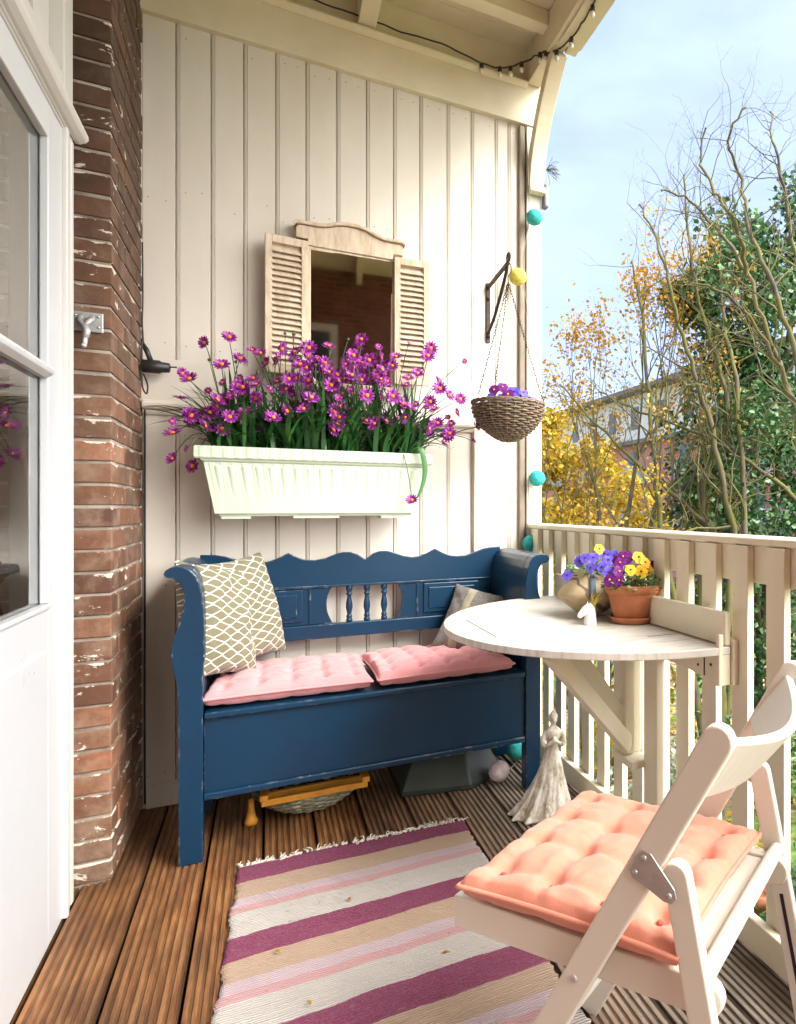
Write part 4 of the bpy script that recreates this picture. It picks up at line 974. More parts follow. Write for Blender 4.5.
# ------------------------------------------------------------------ cushions
def cushion(name, label, cat, mat, btn, w_, d_, t, tx, ty, loc, rot, seed, group=None, ties=False, sag=.0):
    rr = random.Random(seed); n = 64; root = thing(name, label, cat, (0, 0, 0), 0, group, world=False)
    tu = [((i + .5) / tx * 2 - 1, (j + .5) / ty * 2 - 1) for i in range(tx) for j in range(ty)]
    def H(u, v):
        e = (max(0, 1 - abs(u) ** 4.5) * max(0, 1 - abs(v) ** 6)) ** .30
        k = 0
        for a, b in tu:
            dx, dy = (u - a) * w_ / 2, (v - b) * d_ / 2; q = dx * dx + dy * dy
            k += math.exp(-q / .00025) * .62 + math.exp(-q / .0022) * .30
            # creases running between buttons
        kx = sum(math.exp(-((u - a) * w_ / 2) ** 2 / .00012) for a in sorted(set(a for a, b in tu))) * .12
        ky = sum(math.exp(-((v - b) * d_ / 2) ** 2 / .00012) for b in sorted(set(b for a, b in tu))) * .12
        return e * max(.16, 1 - min(.82, k) - (kx + ky) * 1.5 * (1 - min(1, k)))
    def nz(u, v): return fnz(u * 2.3 + seed, v * 2.3, seed) * .007 - abs(fnz(u * 5 + v * 2, v * 5, seed + 5)) * .008 - abs(fnz(u * 11, v * 9 - u * 4, seed + 9)) * .003
    mb = MB(); top = []; bot = []
    for j in range(n + 1):
        for i in range(n + 1):
            u = 2 * i / n - 1; v = 2 * j / n - 1
            pin = 1 - .055 * (1 - abs(v) ** 2) * 0; x = u * w_ / 2 * (1 - .045 * (1 - v * v)) ; y = v * d_ / 2 * (1 - .045 * (1 - u * u))
            h = H(u, v); e = nz(u, v)
            top.append((x, y, t * .42 + h * t * .58 + e * min(1, h * 2))); bot.append((x, y, t * .42 - min(h, 1) ** .6 * t * .42))
    m_ = (n + 1) ** 2; fs = []
    for j in range(n):
        for i in range(n):
            a = j * (n + 1) + i; fs.append((a, a + 1, a + n + 2, a + n + 1)); fs.append((m_ + a, m_ + a + n + 1, m_ + a + n + 2, m_ + a + 1))
    mb.add(top + bot, fs, True); pad = mb.build('pad', mat, root)
    edge = []
    for i in range(n): edge.append(i)
    for j in range(n): edge.append(j * (n + 1) + n)
    for i in range(n, 0, -1): edge.append(n * (n + 1) + i)
    for j in range(n, 0, -1): edge.append(j * (n + 1))
    pts = [(top[k][0] * 1.006, top[k][1] * 1.006, top[k][2]) for k in edge] + [(top[0][0] * 1.006, top[0][1] * 1.006, top[0][2])]
    mb = MB(); mb.tube(pts, .0042, 6, cap=False); mb.build('piping', mat, root)
    for a, b in tu:
        mb = MB(); i = round((a + 1) / 2 * n); j = round((b + 1) / 2 * n); p = top[j * (n + 1) + i]; mb.ball((a * w_ / 2 * (1 - .045 * (1 - b * b)), b * d_ / 2 * (1 - .045 * (1 - a * a)), p[2] + .003), .0062, 8, (1, 1, .55)); mb.build('button', btn, root)
    root.location = loc; root.rotation_euler = rot
    return root
ch_w = math.atan2(.557, .83)
cushion('seat_cushion', 'left of the two pale pink tufted cushions, under the leaf pattern pillows on the bench', 'cushion', M['pink'], M['pinkdark'], .505, .43, .085, 5, 4, (.075, 2.712, .471), (0, 0, math.radians(-1.5)), 1, 'pink bench cushions')
cushion('seat_cushion', 'right of the two pale pink tufted cushions, by the grey pillow on the bench', 'cushion', M['pink'], M['pinkdark'], .505, .43, .083, 5, 4, (.588, 2.712, .471), (0, 0, math.radians(1.5)), 2, 'pink bench cushions')

def pillow(name, label, mat, w_, h_, t, mtx, seed, seam=True):
    n = 40; mb = MB(); A = []; B = []
    for j in range(n + 1):
        for i in range(n + 1):
            u = 2 * i / n - 1; v = 2 * j / n - 1; e = (max(0, 1 - u * u) * max(0, 1 - v * v)) ** .42
            x = u * w_ / 2 * (1 - .09 * (1 - v * v) * abs(u)); z_ = v * h_ / 2 * (1 - .09 * (1 - u * u) * abs(v))
            k = fnz(u * 1.6 + seed, v * 1.6, seed) * .022 + fnz(u * 4.5, v * 4.5 + seed, 3) * .009
            A.append((x, -(e * t / 2 + k * min(1, e * 1.5)), z_)); B.append((x, e * t / 2, z_))
    m_ = (n + 1) ** 2; fs = []
    for j in range(n):
        for i in range(n):
            a = j * (n + 1) + i; fs.append((a, a + 1, a + n + 2, a + n + 1)); fs.append((m_ + a, m_ + a + n + 1, m_ + a + n + 2, m_ + a + 1))
    mb.add(A + B, fs, True); o = mb.build(name, mat, None); o.matrix_world = mtx
    tag(o, label, 'pillow'); return o
def RM(loc, yaw, lean, roll=0): return Matrix.Translation(loc) @ Matrix.Rotation(math.radians(yaw), 4, 'Z') @ Matrix.Rotation(math.radians(lean), 4, 'X') @ Matrix.Rotation(math.radians(roll), 4, 'Y')
pillow('pillow', 'front olive and cream leaf print pillow leaning on the left bench arm', M['leafprint'], .34, .40, .13, RM((-.150, 2.69, .735), 60, -14, 10), 3)
pillow('pillow', 'rear olive and cream leaf print pillow leaning against the bench back', M['leafprint'], .33, .40, .13, RM((-.085, 2.84, .745), 50, -14, -4), 8)
pillow('pillow', 'grey tweed pillow with an olive stripe slumped at the right bench arm', M['tweed'], .32, .31, .12, RM((.785, 2.80, .625), -28, -32, 14), 12)

# ------------------------------------------------------------------ under the bench
rb_ = thing('woven_bowl', 'shallow pale woven bowl on the deck under the bench', 'basket', (.14, 2.80, 0))
prof2 = lambda t: (.55 + .45 * math.sin(t * PI / 2), t)
mb = MB(); wicker_bowl(mb, .14, 2.80, .006, .185, .085, 9, 30, .0056, prof2); mb.build('weave', M['wicker_pale'], rb_)
mb = MB(); mb.lathe([(.001, .006), (.10, .006), (.165, .05), (.175, .083)], 32, (.14, 2.80, .004)); mb.build('liner', M['soil'], rb_)
yw = thing('slatted_tray', 'yellow painted wooden slat tray lying across the woven bowl under the bench', 'wooden tray', (.14, 2.80, .1))
for y, z_ in ((2.60, .092), (2.665, .092), (2.80, .092)):
    mb = MB(); mb.box(-.02, .32, y, y + .022, z_, z_ + .022); mb.build('slat', M['yellow'], yw, bevel=.003)
for x in (-.025, .30):
    mb = MB(); mb.box(x, x + .026, 2.59, 2.84, .1145, .134); mb.build('cross_bar', M['yellow'], yw, bevel=.003)
mb = MB(); mb.lathe([(.001, 0), (.018, .001), (.022, .012), (.016, .026), (.011, .05), (.010, .09), (.001, .092)], 16, (-.052, 2.70, 0)); o = mb.build('yellow_skittle', M['yellow'], None, origin=(-.052, 2.70, 0)); tag(o, 'small turned yellow wooden skittle on the deck left of the woven bowl', 'skittle')
gb = thing('parasol_base', 'dark green plastic tapered box on the deck under the right half of the bench', 'box', (.63, 2.78, 0))
mb = MB(); a = [(.45, 2.66), (.70, 2.60), (.86, 2.70), (.86, 2.95), (.45, 2.95)]; b = [(.50, 2.70), (.69, 2.655), (.80, 2.73), (.80, 2.91), (.50, 2.91)]
mb.add([(x, y, .001) for x, y in a] + [(x, y, .022) for x, y in a] + [(x, y, .135) for x, y in b], [(4, 3, 2, 1, 0), (10, 11, 12, 13, 14)] + [(i, (i + 1) % 5, 5 + (i + 1) % 5, 5 + i) for i in range(5)] + [(5 + i, 5 + (i + 1) % 5, 10 + (i + 1) % 5, 10 + i) for i in range(5)])
mb.build('body', M['boxgreen'], gb, bevel=.006)
mb = MB(); mb.box(.53, .77, 2.72, 2.90, .136, .150); mb.build('lid', M['boxgreen'], gb, bevel=.004)

# ------------------------------------------------------------------ lady statuette
st = MB()
def fold(t, z_, i): 
    k = max(0, 1 - z_ / .22); return 1 + .09 * k * math.sin(t * 11 + z_ * 12) + .05 * k * math.sin(t * 23 + 1.3)
prof_s = [(.001, .0), (.098, .0), (.104, .006), (.098, .014), (.088, .03), (.074, .06), (.060, .10), (.047, .14), (.037, .18), (.029, .21), (.022, .235), (.019, .25), (.021, .262), (.026, .278), (.029, .292), (.027, .303), (.018, .312), (.010, .320), (.0085, .330)]
o0 = len(st.v); st.lathe(prof_s, 72, fn=fold)
for i in range(o0, len(st.v)):
    x, y, z_ = st.v[i]; k = max(0, 1 - z_ / .20) ** 1.6; st.v[i] = (x * (1 + .05 * k) - .028 * k + .012 * (z_ / .33), y * (.72 + .15 * k), z_)
st.ball((.012, 0, .345), .0165, 16, (.92, 1.0, 1.22)); st.ball((.014, .008, .352), .0155, 14, (1, 1, 1)); st.ball((.016, .017, .362), .009, 10)
st.ball((.011, -.0165, .343), .003, 8)
for sgn in (-1, 1):
    st.tube(smoothpts([(.012 + sgn * .026, 0, .300), (.012 + sgn * .036, -.006, .275), (.012 + sgn * .033, -.018, .252), (.012 + sgn * .016, -.026, .262), (.012 + sgn * .002, -.028, .272)], 4), [.0085] * 8 + [.007] * 9, 10)
st.ball((.012, -.026, .274), .009, 10)
o = st.build('lady_statuette', M['statue'], None); o.location = (.905, 2.275, .001); o.rotation_euler = (0, 0, math.radians(-12)); o.scale = (1.06, 1.06, .985)
rmd = o.modifiers.new('remesh', 'REMESH'); rmd.mode = 'VOXEL'; rmd.voxel_size = .0026; rmd.use_smooth_shade = True
tag(o, 'weathered whitewashed statuette of a lady in a long flowing gown on the deck', 'statuette')

# ------------------------------------------------------------------ railing
rl = thing('balcony_railing', 'cream painted wooden balcony railing of flat upright boards', 'railing', (1.09, .8, 0))
mb = MB(); mb.prism([(1.083, 1.026), (1.090, 1.0225), (1.160, 1.0225), (1.168, 1.026), (1.168, 1.040), (1.158, 1.046), (1.090, 1.046), (1.083, 1.041)], 'y', -4.0, W - .022); mb.build('handrail', M['rail'], rl, bevel=.002)
mb = MB(); mb.box(1.100, 1.125, -4.0, W - .022, .925, 1.0215); mb.build('upper_rail', M['rail'], rl, bevel=.002)
mb = MB(); mb.box(1.052, 1.076, -4.0, W - .023, -.0005 + .012, .092); mb.build('base_board', M['rail'], rl, bevel=.003)
y = 1.199 + .138 * 12; k = 0
while y > -1.48:
    j = R.uniform(-.003, .003)
    mb = MB(); mb.box(1.0775, 1.0985, y + j, y + .067 + j + R.uniform(-.002, .002), -.12, 1.0215); mb.build('baluster', M['rail'], rl, bevel=.0015); y -= .138; k += 1

# ------------------------------------------------------------------ folding half round table
TC = (1.056, 1.972)
tb = thing('balcony_table', 'white half round folding table fixed to the railing', 'table', (TC[0], TC[1], 0))
TZ = .757; RT = .590
mb = MB(); arc = [(TC[0] - RT * math.sin(t), TC[1] + RT * math.cos(t)) for t in [PI * i / 72 for i in range(73)]]
mb.prism(arc, 'z', TZ - .021, TZ); me_o = mb.build('tabletop', M['tabletop'], tb, bevel=.003, seg=3)
mb = MB()
mb.box(.557, .560, 1.80, 2.13, TZ + .0002, TZ + .0007); mb.box(.93, 1.03, 1.598, 1.6005, TZ + .0002, TZ + .0007); mb.build('joint_line', simple('dark_joint', (.06, .05, .04), .9), tb)
mb = MB(); mb.box(1.040, 1.0585, 1.385, 2.56, TZ + .002, .846); mb.build('backboard', M['rail'], tb, bevel=.003)
mb = MB(); mb.box(1.0590, 1.0765, 1.375, 2.57, .655, .775); mb.build('mounting_board', M['rail'], tb, bevel=.003)
mb = MB(); mb.prism([(1.385, .655), (1.44, .652), (1.75, .692), (1.75, TZ - .022), (1.385, TZ - .022)], 'x', 1.034, 1.0585); mb.build('hinge_board', M['rail'], tb, bevel=.002)
mb = MB(); mb.box(1.018, 1.0335, 1.382, 1.398, .655, .790); mb.build('end_cleat', M['rail'], tb, bevel=.003)
mb = MB()
for y, z_ in ((1.44, .70), (1.41, .675), (1.50, .688), (1.56, .698), (1.62, .705), (1.41, .724)): mb.lathe([(.001, 0), (.004, 0), (.004, .0022), (.001, .003)], 8, (0, 0, 0)); mb.xf(Matrix.Translation((1.0343, y, z_)) @ Matrix.Rotation(-PI / 2, 4, 'Y'), len(mb.v) - 32)
mb.box(1.0325, 1.0339, 1.468, 1.472, .665, .732)
mb.build('screws', M['iron'], tb)
mb = MB(); mb.box(1.032, 1.0585, 1.72, 1.80, .17, .73); mb.build('wall_post', M['rail'], tb, bevel=.003)
mb = MB(); mb.box(1.030, 1.0585, 1.86, 1.96, .33, .73); mb.build('wall_post', M['rail'], tb, bevel=.003)
mb = MB(); mb.box(.985, 1.058, 1.79, 1.93, .303, .327); mb.build('stop_block', M['rail'], tb, bevel=.004)
mb = MB(); mb.bar((.685, 1.715, .715), (1.012, 1.865, .355), .030, .050, (0, 0, 1)); mb.build('folding_brace', M['rail'], tb, bevel=.003)
mb = MB(); mb.bar((.72, 1.70, .718), (1.01, 1.855, .722), .03, .028); mb.build('brace_top', M['rail'], tb, bevel=.003)
mb = MB(); mb.bar((1.012, 1.868, .73), (1.012, 1.868, .33), .034, .034, (1, 0, 0)); mb.build('brace_upright', M['rail'], tb, bevel=.003)
mb = MB(); mb.bar((.80, 1.90, .715), (1.00, 1.885, .43), .030, .058, (0, 0, 1)); mb.build('folding_brace', M['rail'], tb, bevel=.003)

# pots on the table
pt = thing('terracotta_pot', 'terracotta flower pot on a saucer on the white table', 'flower pot', (1.012, 1.835, TZ))
mb = MB(); mb.lathe([(.001, .012), (.058, .012), (.060, .014), (.080, .092), (.0805, .094), (.086, .095), (.090, .118), (.0895, .122), (.083, .122), (.080, .112), (.060, .10)], 56, (1.012, 1.835, TZ)); mb.build('pot', M['terracotta'], pt)
mb = MB(); mb.lathe([(.001, 0), (.062, 0), (.066, .002), (.074, .018), (.074, .021), (.070, .021), (.064, .008), (.001, .007)], 48, (1.012, 1.835, TZ + .0005)); mb.build('saucer', M['terracotta'], pt)
mb = MB(); mb.lathe([(.001, .108), (.081, .104)], 32, (1.012, 1.835, TZ)); mb.build('soil', M['soil'], pt)
pansy_plant('yellow and dark purple pansies growing in the terracotta pot', (1.012, 1.835, TZ + .106), .095, .075,
            [(.0, -.055, .060, 'y'), (.022, -.04, .085, 'y'), (.035, -.03, .060, 'y'), (.010, -.02, .100, 'y'), (-.035, -.05, .065, 'y'), (-.055, -.02, .085, 'p'), (-.04, -.01, .105, 'p'), (-.065, -.03, .060, 'p'), (-.075, -.05, .035, 'p'), (-.02, 0, .10, 'p'), (.085, -.03, .055, 'p'), (.075, -.01, .070, 'p'), (.080, -.03, .035, 'p'), (-.095, -.03, .035, 'p'), (-.085, 0, .055, 'b'), (-.05, .01, .09, 'p')], 420, 6, fs=1.05)
vz = thing('parchment_vase', 'bulbous tan parchment vase with dark stripes and grey blue ribbon', 'vase', (.958, 2.03, TZ))
def vf(t, z_, i): return 1 + .035 * math.sin(3 * t + z_ * 20) + .02 * math.sin(7 * t)
mb = MB(); mb.lathe([(.001, .010), (.045, .010), (.052, .014), (.080, .036), (.108, .060), (.118, .070), (.112, .082), (.085, .112), (.062, .135), (.058, .148), (.062, .152), (.056, .152), (.052, .140), (.075, .110)], 60, (.958, 2.03, TZ), vf); mb.build('body', M['vase'], vz)
mb = MB()
for a in (200, 320, 80): mb.lathe([(.001, 0), (.006, .001), (.009, .008), (.006, .016)], 10, (.958 + .045 * math.cos(math.radians(a)), 2.03 + .045 * math.sin(math.radians(a)), TZ + .0005))
mb.build('feet', M['cerw'], vz)
mb = MB(); mb.lathe([(.001, .135), (.055, .132)], 24, (.958, 2.03, TZ)); mb.build('soil', M['soil'], vz)
vs = []; pr_ = [(.064, .148), (.066, .138), (.090, .112), (.116, .082), (.122, .070), (.112, .058)]
for i, (r_, zz) in enumerate(pr_):
    for da in (-.09 + .01 * i, 0, .09 - .006 * i):
        a = math.radians(248) + da * (1.1 + .3 * math.sin(i)); vs.append((.958 + (r_ + .004) * math.cos(a), 2.03 + (r_ + .004) * math.sin(a), TZ + zz))
mb = MB(); mb.add(vs, [(3 * i + k, 3 * i + k + 1, 3 * i + k + 4, 3 * i + k + 3) for i in range(len(pr_) - 1) for k in (0, 1)], True); o = mb.build('ribbon', M['ribbon'], vz); s_ = o.modifiers.new('t', 'SOLIDIFY'); s_.thickness = .002
pansy_plant('blue violet pansies with one yellow bloom growing in the parchment vase', (.958, 2.03, TZ + .136), .085, .06,
            [(-.045, -.05, .062, 'b'), (-.01, -.04, .060, 'b'), (-.03, -.06, .030, 'b'), (-.10, -.03, .005, 'b'), (.01, -.06, .030, 'b'), (.04, -.05, .05, 'b'), (.02, -.02, .088, 'y'), (.06, -.03, .045, 'b'), (-.055, -.03, .05, 'b'), (.075, -.02, .065, 'b'), (.05, 0, .07, 'b')], 300, 7)
un = thing('horse_head_pot', 'small white ceramic horse head with a golden sprig mane on the white table', 'figurine', (.865, 1.858, TZ))
mb = MB(); c0 = Vector((.866, 1.858, TZ))
mb.tube([c0 + Vector(p) for p in ((.008, 0, .0), (.008, 0, .010), (.008, 0, .030), (.006, 0, .048), (.000, 0, .060))], [.021, .020, .018, .017, .012], 16)
mb.tube([c0 + Vector(p) for p in ((.006, 0, .052), (-.010, -.002, .046), (-.026, -.004, .034), (-.034, -.005, .027))], [.016, .0135, .010, .007], 12)
for s_ in (-.008, .008): mb.tube([c0 + Vector((.004, s_, .058)), c0 + Vector((.002, s_ * 1.2, .072))], [.004, .001], 6)
o = mb.build('head', M['cerw'], un); rm_ = o.modifiers.new('r', 'REMESH'); rm_.mode = 'VOXEL'; rm_.voxel_size = .0018; rm_.use_smooth_shade = True
mb = MB(); rr = random.Random(2)
for k in range(15):
    d = Vector((rr.uniform(-.1, .7), rr.uniform(-.35, .35), 1)).normalized(); p = c0 + Vector((.012, 0, .045)); ln = rr.uniform(.04, .065); s_ = d.cross(Vector((0, 1, 0))).normalized() * .0038
    pts = [p + d * ln * t + Vector((.012 * t * t, 0, 0)) for t in (0, .35, .7, 1)]; vs = []
    for q, ww in zip(pts, (.5, 1, .8, .1)): vs += [q - s_ * ww, q + Vector((0, -.0015, 0)), q + s_ * ww]
    mb.add(vs, [(3 * i + a, 3 * i + a + 1, 3 * i + a + 4, 3 * i + a + 3) for i in range(3) for a in (0, 1)], True)
mb.build('sprig', M['gold'], un)

# ------------------------------------------------------------------ rug
rg = thing('rag_rug', 'striped woven rag rug in magenta, beige, pink and white on the deck', 'rug', (.262, 2.366, .001))
mb = MB(); nx, ny = 60, 180; LX = .69; LY = 1.9; vs = []; rq = random.Random(21)
eL = [rq.uniform(-.004, .004) for _ in range(ny + 1)]; eR = [rq.uniform(-.004, .004) for _ in range(ny + 1)]
for j in range(ny + 1):
    y = -LY * j / ny
    xl = -.340 - .026 * min(1, -y / .7) + eL[j] + .004 * math.sin(y * 30); xr = .346 + .006 * math.sin(y * 9) + eR[j]
    for i in range(nx + 1):
        u = i / nx; x = xl + (xr - xl) * u
        zz = .0075 + .0060 * fnz(x * 4, y * 6, 1) + .0012 * fnz(x * 30, y * 30, 2) - (.002 if i in (0, nx) else 0)
        vs.append((x, y + .030 * -(u - .5) * (1 if j == 0 else 1) , zz))
mb.add(vs, [(j * (nx + 1) + i, (j + 1) * (nx + 1) + i, (j + 1) * (nx + 1) + i + 1, j * (nx + 1) + i + 1) for j in range(ny) for i in range(nx)], True)
rg['_w'] = 0; del rg['_w']
o = mb.build('rug_weave', M['rug'], rg); s_ = o.modifiers.new('t', 'SOLIDIFY'); s_.thickness = .005; s_.offset = -1
mb = MB()
for k in range(46):
    x = -.335 + .68 * k / 45 + rq.uniform(-.004, .004); y0_ = -.03 * ((x + .34) / .69 - .5)
    for q in range(2):
        a = rq.gauss(0, .7); ln = rq.uniform(.020, .046); p = Vector((x, y0_ - .004, .006)); pts = [p]; hd = PI / 2 + a * .5
        for i in range(5):
            hd += rq.gauss(a * .25, .45); p = p + Vector((math.cos(hd), math.sin(hd), 0)) * ln / 5; pts.append(Vector((p.x, p.y, .005 + rq.uniform(0, .007))))
        mb.tube(pts, [.0026, .0030, .0026, .0024, .0022, .0012], 5)
    mb.ball((x, y0_ + .008, .007), .0038, 8)
mb.build('fringe', M['fringe'], rg)
lv_lab = [('tiny curled ochre leaf on the upper magenta stripe of the rug', (.20, 2.02)), ('small brown leaf fragment on the left part of the rug beige stripe', (.02, 1.87)), ('ochre leaf scrap on the rug near the third magenta stripe', (.385, 1.66)), ('curled tan leaf lying on the rug nearest the viewer at lower left', (.08, 1.64))]
for lab, (x, y) in lv_lab:
    mb = MB(); s_ = .010; mb.add([(-s_, 0, .002), (0, -s_ * .45, .006), (s_ * 1.2, 0, .003), (0, s_ * .45, .007), (0, 0, .001)], [(0, 1, 4), (1, 2, 4), (2, 3, 4), (3, 0, 4)], True)
    o = mb.build('fallen_leaf', M['ochreleaf'], None); o.location = (x, y, .0125); o.rotation_euler = (.1, .1, R.uniform(0, 6)); tag(o, lab, 'leaf', 'fallen leaves on the rug'); s2 = o.modifiers.new('t', 'SOLIDIFY'); s2.thickness = .0006

# ------------------------------------------------------------------ folding chair
# local frame: x across (0 near side .. W far side), y = forward; seat front edge at y=0
CW = .385
fc = thing('folding_chair', 'cream painted wooden folding chair with coral cushion, right foreground', 'chair', (.28, 1.132, 0), ch_w, None, False)
def lstile(x): # stiles
    mb = MB(); w_ = .046; t = .021
    p = Vector((-.022, .0)); q = Vector((-.490, .823)); d = (q - p).normalized(); n_ = Vector((-d.y, d.x)); pts = []
    pts += [tuple(p + n_ * w_ / 2), tuple(p - n_ * w_ / 2)]
    for i in range(9):
        a = -PI / 2 + PI * i / 8; c_ = q - d * w_ / 2; pts.append(tuple(c_ + d * (w_ / 2) * math.cos(a) - n_ * -(w_ / 2) * math.sin(a)))
    mb.prism(pts, 'x', x, x + t); return mb
for x in (-.024, CW + .003):
    lstile(x).build('front_leg_stile', M['chair'], fc, bevel=.004, seg=3)
# rear legs with a slot
for x, xo in ((-.020, 1), (CW + .000, 1)):
    mb = MB(); w_ = .040; t = .020; p = Vector((-.535, 0)); q = Vector((-.412, .622)); d = (q - p).normalized(); n_ = Vector((-d.y, d.x)); pts = [tuple(p + n_ * w_ / 2), tuple(p - n_ * w_ / 2)]
    for i in range(9):
        a = -PI / 2 + PI * i / 8; c_ = q - d * w_ / 2; pts.append(tuple(c_ + d * (w_ / 2) * math.cos(a) + n_ * (w_ / 2) * math.sin(a)))
    xs = x if x < 0 else x + .004
    mb.prism(pts, 'x', xs, xs + t); lg = mb.build('rear_leg', M['chair'], fc, bevel=.004, seg=3)
    mb = MB(); a_ = p + d * .10; b_ = p + d * .385; xin = xs - .0008 if x > 0 else xs + t - .0002
    mb.prism([tuple(a_ + n_ * .0035), tuple(a_ - n_ * .0035), tuple(b_ - n_ * .0035), tuple(b_ + n_ * .0035)], 'x', xin, xin + .001); mb.build('slot', M['dark'], lg)
# seat rails
for x in (.0, CW - .021):
    mb = MB(); pts = [(.004, .412), (.006, .449), (-.440, .449)]
    pts = [(.006, .404), (.006, .457)]
    for i in range(9):
        a = PI / 2 - PI * i / 8; pts.append((-.452 - .0265 * math.cos(a), .4305 + .0265 * math.sin(a)))
    mb.prism(pts, 'x', x + .0005, x + .0205); mb.build('seat_rail', M['chair'], fc, bevel=.003, seg=3)
mb = MB()
for i in range(7): mb.box(.0215, CW - .0215, -.012 - i * .062 - .046, -.012 - i * .062, .440, .452)
mb.build('seat_slats', M['chair'], fc, bevel=.003)
mb = MB(); mb.box(.021, CW - .0215, -.018, .004, .410, .448); mb.build('front_rail', M['chair'], fc, bevel=.003)
for y, z_, r_, a, b in ((-.452, .462, .0135, .003, CW + .003), (-.155, .235, .011, -.004, CW + .004), (-.515, .11, .0125, .001, CW + .003)):
    mb = MB(); mb.tube([(a, y, z_), (b, y, z_)], r_, 16); mb.build('dowel', M['chair'], fc)
# curved backrest
mb = MB(); n = 20; vs = []; d = Vector((-.468, .823)).normalized()
for i in range(n + 1):
    u = i / n; x = -.002 + (CW + .004) * u; bow = .060 * math.sin(PI * u)
    c1 = Vector((-.398, .705)); c2 = Vector((-.470, .803)); 
    pz = .012 * math.sin(PI * u)
    for (c_, off) in ((c1, 0), (c2, 0), (c2, .017), (c1, .017)):
        vs.append((x, c_.x - bow * .87 - off * .87, c_.y - bow * .49 - off * .49 + (pz if c_ is c1 else 0)))
fs = [(4 * i + k, 4 * i + (k + 1) % 4, 4 * i + 4 + (k + 1) % 4, 4 * i + 4 + k) for i in range(n) for k in range(4)] + [(3, 2, 1, 0), (4 * n, 4 * n + 1, 4 * n + 2, 4 * n + 3)]
mb.add(vs, fs, False); mb.build('backrest', M['chair'], fc, bevel=.004, seg=3)
for x in (-.0265, CW + .0235):
    mb = MB(); tri = [(-.358, .626), (-.346, .600), (-.352, .589), (-.366, .585), (-.402, .568), (-.414, .568), (-.421, .577), (-.418, .589), (-.381, .631), (-.368, .634)]
    mb.prism(tri, 'x', x, x + .0026); pl_ = mb.build('hinge_plate', M['steel'], fc, bevel=.001)
    mb = MB()
    for y, z_ in ((-.371, .623), (-.357, .599), (-.410, .579)):
        k0 = len(mb.v); mb.ball((0, 0, 0), .0045, 10, (.5, 1, 1)); mb.xf(Matrix.Translation((x - .0005 if x < 0 else x + .003, y, z_)), k0)
    mb.build('rivets', M['steel'], pl_)
mb = MB(); mb.ball((-.0245, -.252, .412), .0065, 12, (.45, 1, 1)); mb.build('bolt', M['steel'], fc)
Mc = Matrix.Translation((.28, 1.132, 0)) @ Matrix.Rotation(ch_w, 4, 'Z')
cl = Mc @ Vector((CW / 2 - .014, -.222, .4595))
cushion('seat_cushion', 'coral orange tufted cushion on the cream folding chair', 'cushion', M['coral'], M['coraldark'], .395, .400, .070, 4, 4, cl, (0, 0, ch_w), 5)

# ------------------------------------------------------------------ outside: ground, garden, trees, building
GZ = -3.2
mb = MB(); mb.add([(-300, -300, GZ), (400, -300, GZ), (400, 500, GZ), (-300, 500, GZ)], [(0, 1, 2, 3)]); struct(mb.build('ground', M['ground']))
def leaves(mb, c, rad, n, size, rr, sc=(1, 1, 1), shell=.35):
    for _ in range(n):
        v = Vector((rr.gauss(0, 1), rr.gauss(0, 1), rr.gauss(0, 1))).normalized() * rad * (shell + (1 - shell) * rr.random()) ** .8
        p = Vector(c) + Vector((v.x * sc[0], v.y * sc[1], v.z * sc[2]))
        leaf(mb, p, size * rr.uniform(.6, 1.3), rr)
def leaf(mb, p, s_, rr):
    d = Vector((rr.gauss(0, 1), rr.gauss(0, 1), rr.gauss(0, .7))).normalized(); a = d.cross(Vector((rr.gauss(0, 1), rr.gauss(0, 1), rr.gauss(0, 1)))).normalized() * s_ * .36; n_ = d.cross(a) * .25
    d = d * s_; mb.add([p, p + d * .45 - a + n_, p + d, p + d * .45 + a + n_], [(0, 1, 2), (0, 2, 3)])
def grow(mb, p, d, ln, r, depth, rr, tips, up=.12, wob=.16, split=(2, 3), spread=.55, sides=5, side_p=.5):
    n = max(3, int(ln / .22)); pts = [p.copy()]; rs = [r]; q = p.copy(); dd = d.copy(); r1 = r * .74
    for i in range(n):
        dd = (dd + Vector((rr.gauss(0, wob), rr.gauss(0, wob), rr.gauss(0, wob) + up * .3))).normalized(); q = q + dd * ln / n; pts.append(q.copy()); rs.append(r + (r1 - r) * (i + 1) / n)
        if depth > 0 and rr.random() < side_p and i > 0:
            sd = (dd + Vector((rr.gauss(0, 1), rr.gauss(0, 1), rr.gauss(0, .6))).normalized() * .9).normalized(); grow(mb, q.copy(), sd, ln * rr.uniform(.35, .6), rs[-1] * .45, max(0, depth - 2), rr, tips, up, wob, split, spread, 4, side_p * .7)
        if depth <= 1: tips.append(q.copy())
    mb.tube(pts, rs, sides, cap=False)
    if depth > 0:
        for _ in range(rr.choice(split)):
            nd = (dd + Vector((rr.gauss(0, 1), rr.gauss(0, 1), rr.gauss(0, .6) + up)).normalized() * spread).normalized()
            grow(mb, q.copy(), nd, ln * rr.uniform(.55, .76), r1 * rr.uniform(.5, .78), depth - 1, rr, tips, up, wob, split, spread, max(3, sides - 1), side_p)
def tree(name, label, base, stems, bark, seed, leafspec=None, group=None, **kw):
    rr = random.Random(seed); t = thing(name, label, 'tree', base, 0, group); mb = MB(); tips = []; base = Vector(base)
    for (off, d, ln, r, dep) in stems: grow(mb, base + Vector(off), Vector(d).normalized(), ln, r, dep, rr, tips, **kw)
    mb.build('trunk', bark, t)
    if leafspec:
        mat, n, size, jit = leafspec; ml = MB()
        for _ in range(n):
            q = rr.choice(tips); leaf(ml, q + Vector((rr.gauss(0, jit), rr.gauss(0, jit), rr.gauss(0, jit))), size * rr.uniform(.6, 1.3), rr)
        ml.build('crown', mat, t)
    return t
